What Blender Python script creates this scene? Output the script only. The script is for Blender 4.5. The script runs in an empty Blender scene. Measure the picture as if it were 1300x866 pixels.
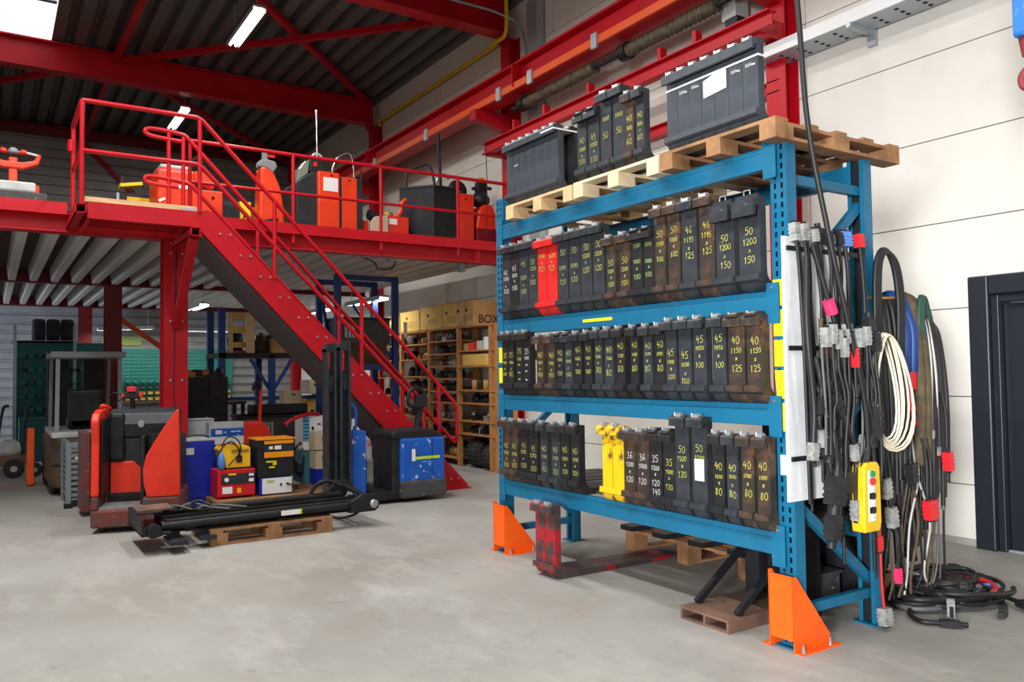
import bpy, math, random
from mathutils import Vector, Matrix
R = math.radians
random.seed(7)
scene = bpy.context.scene
COL = scene.collection

# ------------------------------------------------------------------ camera
cam_d = bpy.data.cameras.new('camera')
cam = bpy.data.objects.new('camera', cam_d)
COL.objects.link(cam)
cam_d.sensor_width = 36.0
cam_d.lens = 36.0 * 1019.28 / 1300.0
cam_d.clip_start = 0.05
cam_d.clip_end = 100
_y, _p, _r = .577177, .0381291, .0123427
_f = Vector((math.sin(_y) * math.cos(_p), math.cos(_y) * math.cos(_p), math.sin(_p)))
_rt = Vector((math.cos(_y), -math.sin(_y), 0))
_dn = _f.cross(_rt)
_r2 = math.cos(_r) * _rt + math.sin(_r) * _dn
_d2 = -math.sin(_r) * _rt + math.cos(_r) * _dn
m = Matrix.Identity(4)
for i in range(3):
    m[i][0] = _r2[i]; m[i][1] = -_d2[i]; m[i][2] = -_f[i]
m.translation = Vector((0, 0, 1.4))
cam.matrix_world = m
scene.camera = cam

# ------------------------------------------------------------------ view
scene.view_settings.view_transform = 'Standard'
scene.view_settings.look = 'None'
scene.view_settings.gamma = 1.0
scene.view_settings.use_curve_mapping = False
scene.view_settings.exposure = 0.0

# ------------------------------------------------------------------ world: overcast white sky
W = bpy.data.worlds.new('world'); scene.world = W
W.use_nodes = True
W.node_tree.nodes['Background'].inputs[0].default_value = (0.93, 0.97, 1.0, 1)
W.node_tree.nodes['Background'].inputs[1].default_value = 1.6

def area(name, loc, sx, sy, power, target=None, col=(1, 1, 1)):
    d = bpy.data.lights.new(name, 'AREA'); d.shape = 'RECTANGLE'
    d.size = sx; d.size_y = sy; d.energy = power; d.color = col
    o = bpy.data.objects.new(name, d); COL.objects.link(o)
    o.location = loc
    if target is not None:
        dirv = Vector(target) - Vector(loc)
        o.rotation_euler = dirv.to_track_quat('-Z', 'Y').to_euler()
    return o
# fluorescent rows over the front aisle (above and behind the camera's view)
AISLE = ((-.3, 0.4, 160), (-.3, 4.0, 175), (-.3, 7.5, 165), (2.5, 7.5, 150), (2.6, -1.5, 140))
for (lx, ly, pw) in AISLE:
    area('ceiling_tube_light', (lx, ly, 6.15), .3, 2.6, pw, (lx, ly, 0), (1, .985, .95))
# daylight through the open gate in the left wall, behind and left of the camera
area('gate_daylight', (-5.9, -2.6, 1.9), 1.3, 1.6, 125, (5.0, 2.7, 1.2), (.97, .985, 1)).data.spread = R(48)

# daylight through the side window under the mezzanine
area('window_daylight', (-5.95, 16.9, 1.65), 2.0, 2.8, 150, (2.0, 19.8, 1.4), (.72, .84, 1)).data.spread = R(110)

# ------------------------------------------------------------------ helpers
def srgb(*c):
    if len(c) == 1: c = c[0]
    o = []
    for x in c[:3]:
        x = x / 255.0
        o.append(x / 12.92 if x <= .04045 else ((x + .055) / 1.055) ** 2.4)
    return (o[0], o[1], o[2], 1.0)

MATS = {}
def mat(name, rgb, rough=.5, metal=0.0, rgb2=None, scale=8.0, lo=.45, hi=.6, detail=6.0, rgb3=None, scale3=30.0, lo3=.6, hi3=.66,
        bump=0.0, bscale=60.0, emit=0.0, stretch=None, spec=.5, alpha=1.0):
    """principled material; rgb2 = large worn / stained patches, rgb3 = chips"""
    M = bpy.data.materials.new(name); M.use_nodes = True
    nt = M.node_tree; n = nt.nodes; L = nt.links
    b = n['Principled BSDF']
    b.inputs['Base Color'].default_value = srgb(rgb)
    b.inputs['Roughness'].default_value = rough
    b.inputs['Metallic'].default_value = metal
    b.inputs['Specular IOR Level'].default_value = spec
    if emit:
        b.inputs['Emission Color'].default_value = srgb(rgb); b.inputs['Emission Strength'].default_value = emit
    if rgb2 or rgb3 or bump:
        tc = n.new('ShaderNodeTexCoord'); src = tc.outputs['Object']
        if stretch:
            mp = n.new('ShaderNodeMapping'); mp.inputs['Scale'].default_value = stretch
            L.new(src, mp.inputs['Vector']); src = mp.outputs['Vector']
        prev = None
        for (c2, sc, l, h) in ((rgb2, scale, lo, hi), (rgb3, scale3, lo3, hi3)):
            if not c2: continue
            nz = n.new('ShaderNodeTexNoise'); nz.inputs['Scale'].default_value = sc; nz.inputs['Detail'].default_value = detail
            nz.inputs['Roughness'].default_value = .62
            L.new(src, nz.inputs['Vector'])
            rp = n.new('ShaderNodeMapRange'); rp.inputs['From Min'].default_value = l; rp.inputs['From Max'].default_value = h
            L.new(nz.outputs['Fac'], rp.inputs['Value'])
            mx = n.new('ShaderNodeMix'); mx.data_type = 'RGBA'
            L.new(rp.outputs['Result'], mx.inputs['Factor'])
            if prev: L.new(prev, mx.inputs['A'])
            else: mx.inputs['A'].default_value = srgb(rgb)
            mx.inputs['B'].default_value = srgb(c2)
            prev = mx.outputs['Result']
        if prev: L.new(prev, b.inputs['Base Color'])
        if bump:
            nz = n.new('ShaderNodeTexNoise'); nz.inputs['Scale'].default_value = bscale; nz.inputs['Detail'].default_value = 5
            L.new(src, nz.inputs['Vector'])
            bp = n.new('ShaderNodeBump'); bp.inputs['Strength'].default_value = bump; bp.inputs['Distance'].default_value = .02
            L.new(nz.outputs['Fac'], bp.inputs['Height']); L.new(bp.outputs['Normal'], b.inputs['Normal'])
    MATS[name] = M
    return M

def V(*a): return Vector(a)

class MB:
    """collects faces of ONE mesh"""
    def __init__(s): s.v = []; s.f = []; s.sm = []
    def add(s, vs, fs, smooth=False):
        o = len(s.v); s.v += [tuple(p) for p in vs]
        s.f += [tuple(i + o for i in f) for f in fs]; s.sm += [smooth] * len(fs)
        return s
    def box(s, x0, x1, y0, y1, z0, z1):
        if x0 > x1: x0, x1 = x1, x0
        if y0 > y1: y0, y1 = y1, y0
        if z0 > z1: z0, z1 = z1, z0
        return s.add([(x0, y0, z0), (x1, y0, z0), (x1, y1, z0), (x0, y1, z0), (x0, y0, z1), (x1, y0, z1), (x1, y1, z1), (x0, y1, z1)],
              [(0, 3, 2, 1), (4, 5, 6, 7), (0, 1, 5, 4), (1, 2, 6, 5), (2, 3, 7, 6), (3, 0, 4, 7)])
    def bar(s, a, b, w, h, up=(0, 0, 1)):
        """rectangular bar between two points; w sideways, h along up"""
        a = Vector(a); b = Vector(b); d = (b - a).normalized(); u = Vector(up)
        sd = d.cross(u)
        if sd.length < 1e-4: sd = d.cross(Vector((1, 0, 0)))
        sd.normalize(); u = sd.cross(d).normalized()
        p = []
        for c in (a, b):
            for i, j in ((-1, -1), (1, -1), (1, 1), (-1, 1)):
                p.append(c + sd * (i * w / 2) + u * (j * h / 2))
        return s.add(p, [(3, 2, 1, 0), (4, 5, 6, 7), (0, 1, 5, 4), (1, 2, 6, 5), (2, 3, 7, 6), (3, 0, 4, 7)])
    def prism(s, poly, a0, a1, axis='y', smooth=False):
        """2D polygon extruded along an axis: y -> (x,z), x -> (y,z), z -> (x,y)"""
        def P(q, a):
            return (q[0], a, q[1]) if axis == 'y' else ((a, q[0], q[1]) if axis == 'x' else (q[0], q[1], a))
        n = len(poly)
        vs = [P(q, a0) for q in poly] + [P(q, a1) for q in poly]
        ar = sum(poly[i][0] * poly[(i + 1) % n][1] - poly[(i + 1) % n][0] * poly[i][1] for i in range(n))
        fs = [tuple(range(n)), tuple(range(2 * n - 1, n - 1, -1))] + [(i, n + i, n + (i + 1) % n, (i + 1) % n) for i in range(n)]
        flip = (ar > 0) != ((axis == 'y') != (a1 < a0))
        if flip: pass
        else: fs = [tuple(reversed(f)) for f in fs]
        if axis == 'y': fs = fs
        return s.add(vs, fs, smooth)
    def cyl(s, a, b, r, n=12, r2=None, caps=True):
        a = Vector(a); b = Vector(b); d = (b - a).normalized()
        u = d.orthogonal().normalized(); w = d.cross(u)
        r2 = r if r2 is None else r2
        vs = [a + (u * math.cos(6.28318 * i / n) + w * math.sin(6.28318 * i / n)) * r for i in range(n)]
        vs += [b + (u * math.cos(6.28318 * i / n) + w * math.sin(6.28318 * i / n)) * r2 for i in range(n)]
        s.add(vs, [(i, (i + 1) % n, n + (i + 1) % n, n + i) for i in range(n)], True)
        if caps:
            s.add(vs[:n], [tuple(range(n - 1, -1, -1))]); s.add(vs[n:], [tuple(range(n))])
        return s
    def tube(s, pts, r, n=8):
        pts = [Vector(p) for p in pts]
        k = len(pts); rings = []
        u = None
        for i, p in enumerate(pts):
            d = (pts[min(i + 1, k - 1)] - pts[max(i - 1, 0)])
            if d.length < 1e-6: d = Vector((0, 0, 1))
            d.normalize()
            if u is None: u = d.orthogonal().normalized()
            else:
                u = u - d * u.dot(d)
                if u.length < 1e-4: u = d.orthogonal()
                u.normalize()
            w = d.cross(u)
            rr = r[min(i, len(r) - 1)] if isinstance(r, (list, tuple)) else r
            rings.append([p + (u * math.cos(6.28318 * j / n) + w * math.sin(6.28318 * j / n)) * rr for j in range(n)])
        vs = [q for g in rings for q in g]; fs = []
        for i in range(k - 1):
            for j in range(n):
                fs.append((i * n + j, i * n + (j + 1) % n, (i + 1) * n + (j + 1) % n, (i + 1) * n + j))
        s.add(vs, fs, True)
        s.add(rings[0], [tuple(range(n - 1, -1, -1))]); s.add(rings[-1], [tuple(range(n))])
        return s
    def lathe(s, prof, c, axis='z', n=20):
        """profile of (radius, along) round an axis through c"""
        vs = []; k = len(prof)
        for (r, a) in prof:
            for j in range(n):
                t = 6.28318 * j / n; x, y = r * math.cos(t), r * math.sin(t)
                q = (x, y, a) if axis == 'z' else ((x, a, y) if axis == 'y' else (a, x, y))
                vs.append((c[0] + q[0], c[1] + q[1], c[2] + q[2]))
        fs = []
        for i in range(k - 1):
            for j in range(n):
                f = (i * n + j, i * n + (j + 1) % n, (i + 1) * n + (j + 1) % n, (i + 1) * n + j)
                fs.append(f if axis != 'y' else f[::-1])
        return s.add(vs, fs, True)
    def ibeam(s, a, b, h, w, tf, tw):
        """I-section between two points along x or y; z of the points = bottom"""
        a = Vector(a); b = Vector(b); d = (b - a)
        up = Vector((0, 0, 1))
        if abs(d.z) > max(abs(d.x), abs(d.y)): up = Vector((0, 1, 0))
        z = lambda k: up * k
        s.bar(a + z(tf / 2), b + z(tf / 2), w, tf, up); s.bar(a + z(h - tf / 2), b + z(h - tf / 2), w, tf, up)
        s.bar(a + z(h / 2), b + z(h / 2), tw, h - 2 * tf, up)
        return s
    def build(s, name, m, parent=None, local=False, bevel=0.0, seg=2, recalc=False):
        off = Vector((0, 0, 0))
        if parent is not None and not local:
            q = parent
            while q is not None: off += q.location; q = q.parent
        elif parent is None and not local:
            xs = [p[0] for p in s.v]; ys = [p[1] for p in s.v]; zs = [p[2] for p in s.v]
            off = Vector(((min(xs) + max(xs)) / 2, (min(ys) + max(ys)) / 2, min(zs)))
        me = bpy.data.meshes.new(name)
        me.from_pydata([(p[0] - off.x, p[1] - off.y, p[2] - off.z) for p in s.v], [], s.f)
        me.polygons.foreach_set('use_smooth', s.sm)
        me.update()
        mm = MATS[m] if isinstance(m, str) else m
        me.materials.append(mm)
        o = bpy.data.objects.new(name, me); COL.objects.link(o)
        if recalc or True:
            import bmesh
            bm = bmesh.new(); bm.from_mesh(me); bmesh.ops.recalc_face_normals(bm, faces=bm.faces); bm.to_mesh(me); bm.free()
        if parent is None: o.location = off if not local else (0, 0, 0)
        else: o.parent = parent
        if bevel:
            md = o.modifiers.new('bevel', 'BEVEL'); md.width = bevel; md.segments = seg; md.limit_method = 'ANGLE'; md.angle_limit = R(40)
        return o

def tag(o, label=None, cat=None, group=None, kind=None):
    if label: o['label'] = label
    if cat: o['category'] = cat
    if group: o['group'] = group
    if kind: o['kind'] = kind
    return o

def thing(name, label, cat, loc=(0, 0, 0), rz=0.0, group=None):
    o = bpy.data.objects.new(name, None); o.empty_display_size = .1
    COL.objects.link(o); o.location = loc; o.rotation_euler = (0, 0, rz)
    return tag(o, label, cat, group)

def structure(name, label=None):
    o = bpy.data.objects.new(name, None); COL.objects.link(o)
    return tag(o, label, None, None, 'structure')

def copy_tree(o, parent=None):
    c = o.copy(); COL.objects.link(c); c.parent = parent
    for ch in list(o.children): copy_tree(ch, c)
    return c

def share(src, name, parent, loc=(0, 0, 0)):
    """another piece with the mesh of src"""
    c = src.copy(); c.name = name; COL.objects.link(c); c.parent = parent; c.location = loc
    return c

def spline(pts, k=6):
    """Catmull-Rom through points"""
    P = [Vector(p) for p in pts]
    if len(P) < 3: return P
    Q = [P[0] * 2 - P[1]] + P + [P[-1] * 2 - P[-2]]
    out = []
    for i in range(1, len(Q) - 2):
        a, b, c, d = Q[i - 1], Q[i], Q[i + 1], Q[i + 2]
        for j in range(k):
            t = j / k
            out.append(.5 * ((2 * b) + (c - a) * t + (2 * a - 5 * b + 4 * c - d) * t * t + (3 * b - a - 3 * c + d) * t ** 3))
    out.append(P[-1])
    return out

# hand-lettering strokes in a 1 x 1.6 cell
GL = {
 '0': [[(.5, 1.6), (.1, 1.25), (.08, .5), (.4, 0), (.8, .25), (.9, 1), (.7, 1.5), (.5, 1.6)]],
 '1': [[(.3, 1.25), (.6, 1.6), (.5, 0)]],
 '2': [[(.1, 1.25), (.4, 1.6), (.8, 1.35), (.75, .9), (.1, 0), (.9, .05)]],
 '3': [[(.15, 1.5), (.7, 1.55), (.8, 1.2), (.4, .88), (.85, .55), (.7, .08), (.1, .1)]],
 '4': [[(.45, 1.6), (.1, .7), (.9, .75)], [(.7, 1.15), (.6, 0)]],
 '5': [[(.85, 1.6), (.25, 1.55), (.2, .95), (.7, .95), (.85, .5), (.6, .05), (.1, .1)]],
 '6': [[(.7, 1.6), (.25, 1.0), (.12, .4), (.4, 0), (.8, .25), (.7, .7), (.2, .55)]],
 '7': [[(.1, 1.55), (.9, 1.6), (.4, 0)]],
 '8': [[(.5, .85), (.2, 1.2), (.5, 1.6), (.8, 1.25), (.5, .85), (.15, .4), (.5, 0), (.85, .4), (.5, .85)]],
 '9': [[(.85, 1.2), (.5, .85), (.2, 1.2), (.5, 1.6), (.85, 1.3), (.7, .5), (.5, 0)]],
 'x': [[(.2, 1.1), (.8, .3)], [(.8, 1.15), (.15, .25)]],
 'm': [[(.05, 0), (.1, .8)], [(.1, .7), (.35, .85), (.45, 0)], [(.45, .7), (.75, .85), (.85, 0)]],
 'r': [[(.3, 1.1), (.3, 0)], [(.3, .8), (.7, 1.1)]],
 '/': [[(.8, 1.6), (.1, 0)]],
 '~': [[(.0, .9), (.15, .5), (.3, 1.0), (.45, .45), (.6, .95), (.75, .5), (1.0, .8)]],
}
def scribble(mb, text, cx, cz, h, fx, w=.004, rnd=random):
    """write one line centred at (y=cx, z=cz) on the plane x=fx facing -x; text reads along -y"""
    s = h / 1.6; adv = 1.12 * s; n = len(text)
    y0 = cx + n * adv / 2
    for ch in text:
        if ch != ' ':
            dz = (rnd.random() - .5) * .15 * h
            for st in GL.get(ch, GL['~']):
                pts = [(y0 - p[0] * s + (rnd.random() - .5) * .05 * h, cz - h / 2 + p[1] * s + dz) for p in st]
                for a, b in zip(pts, pts[1:]):
                    d = Vector((b[0] - a[0], b[1] - a[1]))
                    if d.length < 1e-5: continue
                    nn = Vector((-d.y, d.x)).normalized() * w / 2; e = d.normalized() * w * .4
                    q = [(a[0] - e.x + nn.x, a[1] - e.y + nn.y), (a[0] - e.x - nn.x, a[1] - e.y - nn.y), (b[0] + e.x - nn.x, b[1] + e.y - nn.y), (b[0] + e.x + nn.x, b[1] + e.y + nn.y)]
                    mb.add([(fx, p[0], p[1]) for p in q], [(0, 1, 2, 3)])
        y0 -= adv
    return mb

def lettering(name, text, size, mname, parent, loc, rot, local=True, depth=.001, bold=0):
    c = bpy.data.curves.new(name, 'FONT'); c.body = text; c.size = size; c.extrude = depth; c.align_x = 'CENTER'; c.align_y = 'CENTER'; c.offset = bold
    t = bpy.data.objects.new(name, c); COL.objects.link(t)
    bpy.context.view_layer.update()
    me = bpy.data.meshes.new_from_object(t.evaluated_get(bpy.context.evaluated_depsgraph_get()))
    bpy.data.objects.remove(t); bpy.data.curves.remove(c)
    me.materials.clear(); me.materials.append(MATS[mname])
    o = bpy.data.objects.new(name, me); COL.objects.link(o); o.parent = parent
    if not local and parent is not None:
        q = parent; off = Vector((0, 0, 0))
        while q is not None: off += q.location; q = q.parent
        loc = Vector(loc) - off
    o.location = loc; o.rotation_euler = rot
    return o

ORD = ['first', 'second', 'third', 'fourth', 'fifth', 'sixth', 'seventh', 'eighth', 'ninth', 'tenth', 'eleventh', 'twelfth', 'thirteenth',
       'fourteenth', 'fifteenth', 'sixteenth', 'seventeenth', 'eighteenth', 'nineteenth', 'twentieth', 'twenty-first', 'twenty-second']

# ------------------------------------------------------------------ materials
mat('concrete_floor', (160, 158, 153), .6, rgb2=(138, 135, 129), scale=.8, lo=.4, hi=.78, detail=11, rgb3=(170, 168, 163), scale3=2.2, lo3=.45, hi3=.85, bump=.05, bscale=40, spec=.35, stretch=(.8, 1.2, 1))
mat('wall_panel', (226, 222, 214), .7, rgb2=(216, 212, 204), scale=1.6, lo=.5, hi=.75)
mat('wall_joint', (120, 116, 110), .9)
mat('cladding', (172, 174, 178), .45, rgb2=(150, 150, 154), scale=2, lo=.4, hi=.7)
mat('roof_sheet', (104, 108, 110), .4, metal=.2)
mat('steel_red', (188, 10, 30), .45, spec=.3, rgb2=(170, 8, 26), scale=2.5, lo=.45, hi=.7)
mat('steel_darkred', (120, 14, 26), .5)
mat('crane_orange', (232, 84, 22), .45)
mat('rack_blue', (12, 102, 138), .45, rgb2=(16, 88, 120), scale=4, lo=.5, hi=.7, rgb3=(120, 140, 150), scale3=22, lo3=.7, hi3=.74)
mat('shelf_blue', (22, 62, 128), .5)
mat('slot_dark', (16, 18, 22), .8)
mat('guard_orange', (255, 96, 8), .5, rgb2=(248, 88, 4), scale=6)
mat('bolt_steel', (176, 176, 174), .35, metal=.8)
mat('fork_grey', (56, 60, 65), .45, metal=.1, spec=.3, rgb2=(40, 42, 46), scale=9, lo=.4, hi=.65, rgb3=(96, 92, 88), scale3=26, lo3=.64, hi3=.72)
mat('fork_light', (68, 74, 82), .42, metal=.1, spec=.35, rgb2=(52, 57, 63), scale=7, lo=.42, hi=.65)
mat('fork_dark', (35, 37, 40), .48, metal=.1, spec=.3, rgb2=(50, 44, 40), scale=8, lo=.45, hi=.65, rgb3=(88, 80, 74), scale3=24, lo3=.65, hi3=.74)
mat('fork_brown', (56, 50, 46), .5, metal=.1, spec=.3, rgb2=(108, 76, 56), scale=6, lo=.46, hi=.62, rgb3=(50, 47, 45), scale3=14, lo3=.55, hi3=.66)
mat('fork_red', (206, 36, 32), .45, rgb2=(186, 28, 28), scale=7, rgb3=(60, 40, 38), scale3=16, lo3=.66, hi3=.72)
mat('fork_redworn', (168, 26, 38), .5, rgb2=(64, 54, 54), scale=5, lo=.4, hi=.5, rgb3=(196, 70, 66), scale3=18, lo3=.64, hi3=.7)
mat('fork_yellow', (232, 190, 14), .5, rgb2=(220, 176, 12), scale=5, rgb3=(112, 70, 44), scale3=8, lo3=.52, hi3=.58)
mat('latch_steel', (170, 172, 172), .35, metal=.55)
mat('chalk_yellow', (214, 212, 92), .8, rgb2=(150, 150, 84), scale=40, lo=.5, hi=.6)
mat('chalk_white', (226, 226, 222), .8)
mat('chalk_pale', (176, 196, 120), .8)
mat('paper_white', (238, 238, 236), .7)
mat('sticker_yellow', (246, 222, 16), .6)
mat('wood_new', (222, 190, 142), .7, rgb2=(200, 160, 110), scale=5, lo=.4, hi=.7, stretch=(1, 6, 6))
mat('wood_pale', (232, 212, 178), .7, rgb2=(214, 190, 152), scale=5, lo=.4, hi=.7)
mat('wood_old', (166, 122, 82), .75, rgb2=(118, 82, 54), scale=6, lo=.4, hi=.68)
mat('wood_dark', (92, 70, 52), .8, rgb2=(64, 48, 38), scale=6, lo=.4, hi=.65)
mat('wood_shelf', (190, 130, 72), .7, rgb2=(160, 104, 56), scale=5, lo=.4, hi=.7)
mat('rust_plate', (122, 92, 76), .75, rgb2=(88, 66, 56), scale=4, lo=.4, hi=.65, rgb3=(158, 134, 118), scale3=9, lo3=.6, hi3=.72)
mat('black_steel', (32, 34, 37), .48, metal=.1, spec=.3, rgb2=(46, 46, 48), scale=6, lo=.5, hi=.7)
mat('black_plastic', (27, 28, 31), .5, spec=.35, rgb2=(36, 38, 41), scale=7)
mat('dark_grey_plastic', (46, 50, 55), .5, spec=.35, rgb2=(38, 41, 45), scale=5)
mat('grey_plastic', (128, 132, 136), .5)
mat('light_grey', (196, 202, 200), .5, rgb2=(180, 186, 186), scale=5)
mat('white_plastic', (236, 238, 238), .45)
mat('cable_black', (24, 25, 27), .5)
mat('cable_grey', (92, 92, 92), .5)
mat('cable_beige', (226, 216, 194), .6)
mat('cable_blue', (10, 58, 128), .5)
mat('cable_red', (190, 28, 34), .5)
mat('cable_green', (34, 74, 62), .55)
mat('cable_brown', (78, 66, 48), .8, rgb2=(98, 84, 60), scale=14)
mat('cable_white', (188, 188, 184), .5)
mat('plug_grey', (158, 160, 158), .5, rgb2=(126, 126, 122), scale=20)
mat('plug_red', (214, 36, 44), .45)
mat('plug_blue', (84, 136, 214), .45)
mat('plug_pink', (236, 50, 104), .45)
mat('board_white', (230, 232, 234), .55, rgb2=(216, 218, 220), scale=4)
mat('pendant_yellow', (232, 188, 10), .45, rgb2=(222, 176, 16), scale=10, lo=.52, hi=.7)
mat('button_green', (20, 140, 80), .4)
mat('button_red', (220, 36, 36), .4)
mat('truck_orange', (240, 64, 20), .42, rgb2=(228, 56, 18), scale=4)
mat('truck_red', (236, 52, 26), .42, rgb2=(224, 46, 22), scale=4, rgb3=(150, 90, 78), scale3=16, lo3=.7, hi3=.74)
mat('skirt_worn', (116, 44, 42), .6, rgb2=(88, 62, 58), scale=8, lo=.44, hi=.56, rgb3=(150, 128, 120), scale3=24, lo3=.6, hi3=.68)
mat('truck_blue', (14, 92, 196), .4, rgb2=(10, 84, 184), scale=4, rgb3=(196, 204, 206), scale3=14, lo3=.62, hi3=.65)
mat('skirt_grey', (72, 74, 76), .6, rgb2=(60, 60, 62), scale=6, rgb3=(180, 176, 170), scale3=12, lo3=.63, hi3=.67)
mat('royal_blue', (4, 34, 158), .42)
mat('sky_blue', (90, 176, 220), .5)
mat('teal', (70, 132, 142), .5)
mat('charger_yellow', (244, 190, 18), .45)
mat('charger_red', (206, 22, 30), .42)
mat('charger_orange', (246, 150, 14), .45)
mat('cardboard', (198, 156, 98), .8, rgb2=(184, 142, 86), scale=4)
mat('cardboard_yellow', (222, 180, 92), .8, rgb2=(206, 164, 78), scale=3)
mat('ink_brown', (96, 66, 40), .8)
mat('box_beige', (206, 186, 160), .7)
mat('tyre', (38, 39, 41), .8, rgb2=(52, 52, 52), scale=10)
mat('rim_red', (190, 52, 46), .5)
mat('galv', (172, 180, 186), .4, metal=.45)
mat('crate_grey', (122, 132, 138), .5)
mat('forklift_brown', (96, 74, 52), .6, rgb2=(60, 48, 40), scale=5, lo=.4, hi=.62)
mat('door_navy', (25, 31, 40), .42)
mat('pipe_yellow', (222, 190, 20), .45)
mat('bin_green', (44, 132, 124), .55)
mat('bin_dark', (60, 84, 88), .6)
mat('bin_yellow', (210, 176, 80), .55)
mat('panel_teal', (30, 104, 108), .6)
mat('tube_glow', (255, 250, 232), .5, emit=9.0)
mat('hose_brown', (92, 82, 62), .7, rgb2=(66, 58, 44), scale=14)
mat('chrome', (200, 200, 200), .2, metal=1)
mat('stair_grey', (92, 92, 94), .55)
mat('joist_grey', (206, 203, 200), .7)
mat('lime', (196, 226, 40), .5)
mat('gold_part', (170, 130, 66), .45, metal=.4)
mat('hoist_blue', (34, 116, 200), .45, rgb2=(120, 150, 170), scale=16, lo=.58, hi=.64)
mat('rust_red', (142, 50, 48), .6)
mat('glass_dark', (180, 190, 170), .1, metal=.6)

def floor_material():
    """worn concrete: broad cloudiness, fine mottling, faint rusty and dark scuffs"""
    M = MATS['concrete_floor']; nt = M.node_tree; n = nt.nodes; L = nt.links; b = n['Principled BSDF']
    for l in list(b.inputs['Base Color'].links): nt.links.remove(l)
    tc = n.new('ShaderNodeTexCoord')
    def noise(sc, det, rough, stretch, seed):
        mp = n.new('ShaderNodeMapping'); mp.inputs['Scale'].default_value = stretch; mp.inputs['Location'].default_value = (seed, seed * 1.7, 0); mp.inputs['Rotation'].default_value = (0, 0, seed)
        L.new(tc.outputs['Object'], mp.inputs['Vector'])
        z = n.new('ShaderNodeTexNoise'); z.inputs['Scale'].default_value = sc; z.inputs['Detail'].default_value = det; z.inputs['Roughness'].default_value = rough
        L.new(mp.outputs['Vector'], z.inputs['Vector']); return z.outputs['Fac']
    def mix(prev, fac, lo, hi, col, amt):
        r = n.new('ShaderNodeMapRange'); r.inputs['From Min'].default_value = lo; r.inputs['From Max'].default_value = hi; r.inputs['To Max'].default_value = amt
        L.new(fac, r.inputs['Value'])
        m = n.new('ShaderNodeMix'); m.data_type = 'RGBA'; L.new(r.outputs['Result'], m.inputs['Factor'])
        if isinstance(prev, tuple): m.inputs['A'].default_value = prev
        else: L.new(prev, m.inputs['A'])
        m.inputs['B'].default_value = srgb(col); return m.outputs['Result']
    c = srgb(164, 162, 157)
    c = mix(c, noise(.55, 8, .6, (1, 1, 1), .3), .42, .7, (140, 137, 131), 1)
    c = mix(c, noise(3.5, 10, .7, (1, .45, 1), 1.1), .5, .72, (186, 184, 179), .55)
    c = mix(c, noise(9, 12, .75, (1, 1, 1), 2.3), .56, .7, (116, 112, 106), .45)
    c = mix(c, noise(.8, 9, .7, (.6, 1.5, 1), 4.1), .6, .72, (158, 132, 108), .4)
    c = mix(c, noise(2.2, 14, .8, (.25, 2.2, 1), .75), .62, .74, (104, 100, 94), .4)
    L.new(c, b.inputs['Base Color'])
floor_material()
M = bpy.data.materials.new('skylight_pane'); M.use_nodes = True; nt = M.node_tree
tr = nt.nodes.new('ShaderNodeBsdfTransparent'); tl = nt.nodes.new('ShaderNodeBsdfTranslucent'); mx = nt.nodes.new('ShaderNodeMixShader'); mx.inputs[0].default_value = .25
nt.links.new(tr.outputs[0], mx.inputs[1]); nt.links.new(tl.outputs[0], mx.inputs[2]); nt.links.new(mx.outputs[0], nt.nodes['Material Output'].inputs[0]); MATS['skylight_pane'] = M
# ================================================================== SETTING
floor = MB().box(-6, 6.6, -6, 20.2, -.12, 0).build('floor', 'concrete_floor'); tag(floor, 'grey worn concrete workshop floor', None, None, 'structure')

# right wall of long concrete panels
wr = structure('wall_right', 'white concrete panel wall behind the blue rack')
MB().box(6.475, 6.75, -6, 2.15, -.1, 6.95).box(6.475, 6.75, 3.28, 20.2, -.1, 6.95).box(6.475, 6.75, 2.15, 3.28, 2.09, 6.95).build('joint_backing', 'wall_joint', wr)
zr = [0, .47, 1.16, 1.86, 2.56, 3.25, 3.96, 4.66, 5.36, 6.06, 6.9]
yb = [-6, -.1, 4.74, 9.62, 14.5, 20.2]
def panel(y0, y1, z0, z1):
    g = .0045
    MB().box(6.45, 6.5, y0 + g, y1 - g, z0 + g, z1 - g).build('panel', 'wall_panel', wr)
for z0, z1 in zip(zr, zr[1:]):
    ys = yb if z0 < 6 else [-6 + 1.64 * i for i in range(16)] + [20.2]
    for y0, y1 in zip(ys, ys[1:]):
        if y0 < 3.28 < y1 and z0 < 2.0:
            if z1 > 2.09:
                g = .0045; MB().prism([(y0 + g, z0 + g), (2.15, z0 + g), (2.15, 2.09), (3.28, 2.09), (3.28, z0 + g), (y1 - g, z0 + g), (y1 - g, z1 - g), (y0 + g, z1 - g)], 6.45, 6.5, 'x').build('panel', 'wall_panel', wr)
            else: panel(3.28, y1, z0, z1); panel(y0, 2.15, z0, z1)
        else: panel(y0, y1, z0, z1)
tag(MB().box(6.42, 6.45, 3.3, 20, 0, .05).build('baseboard_right', 'concrete_floor'), 'dusty concrete kerb strip at the foot of the white wall', None, None, 'structure')

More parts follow.
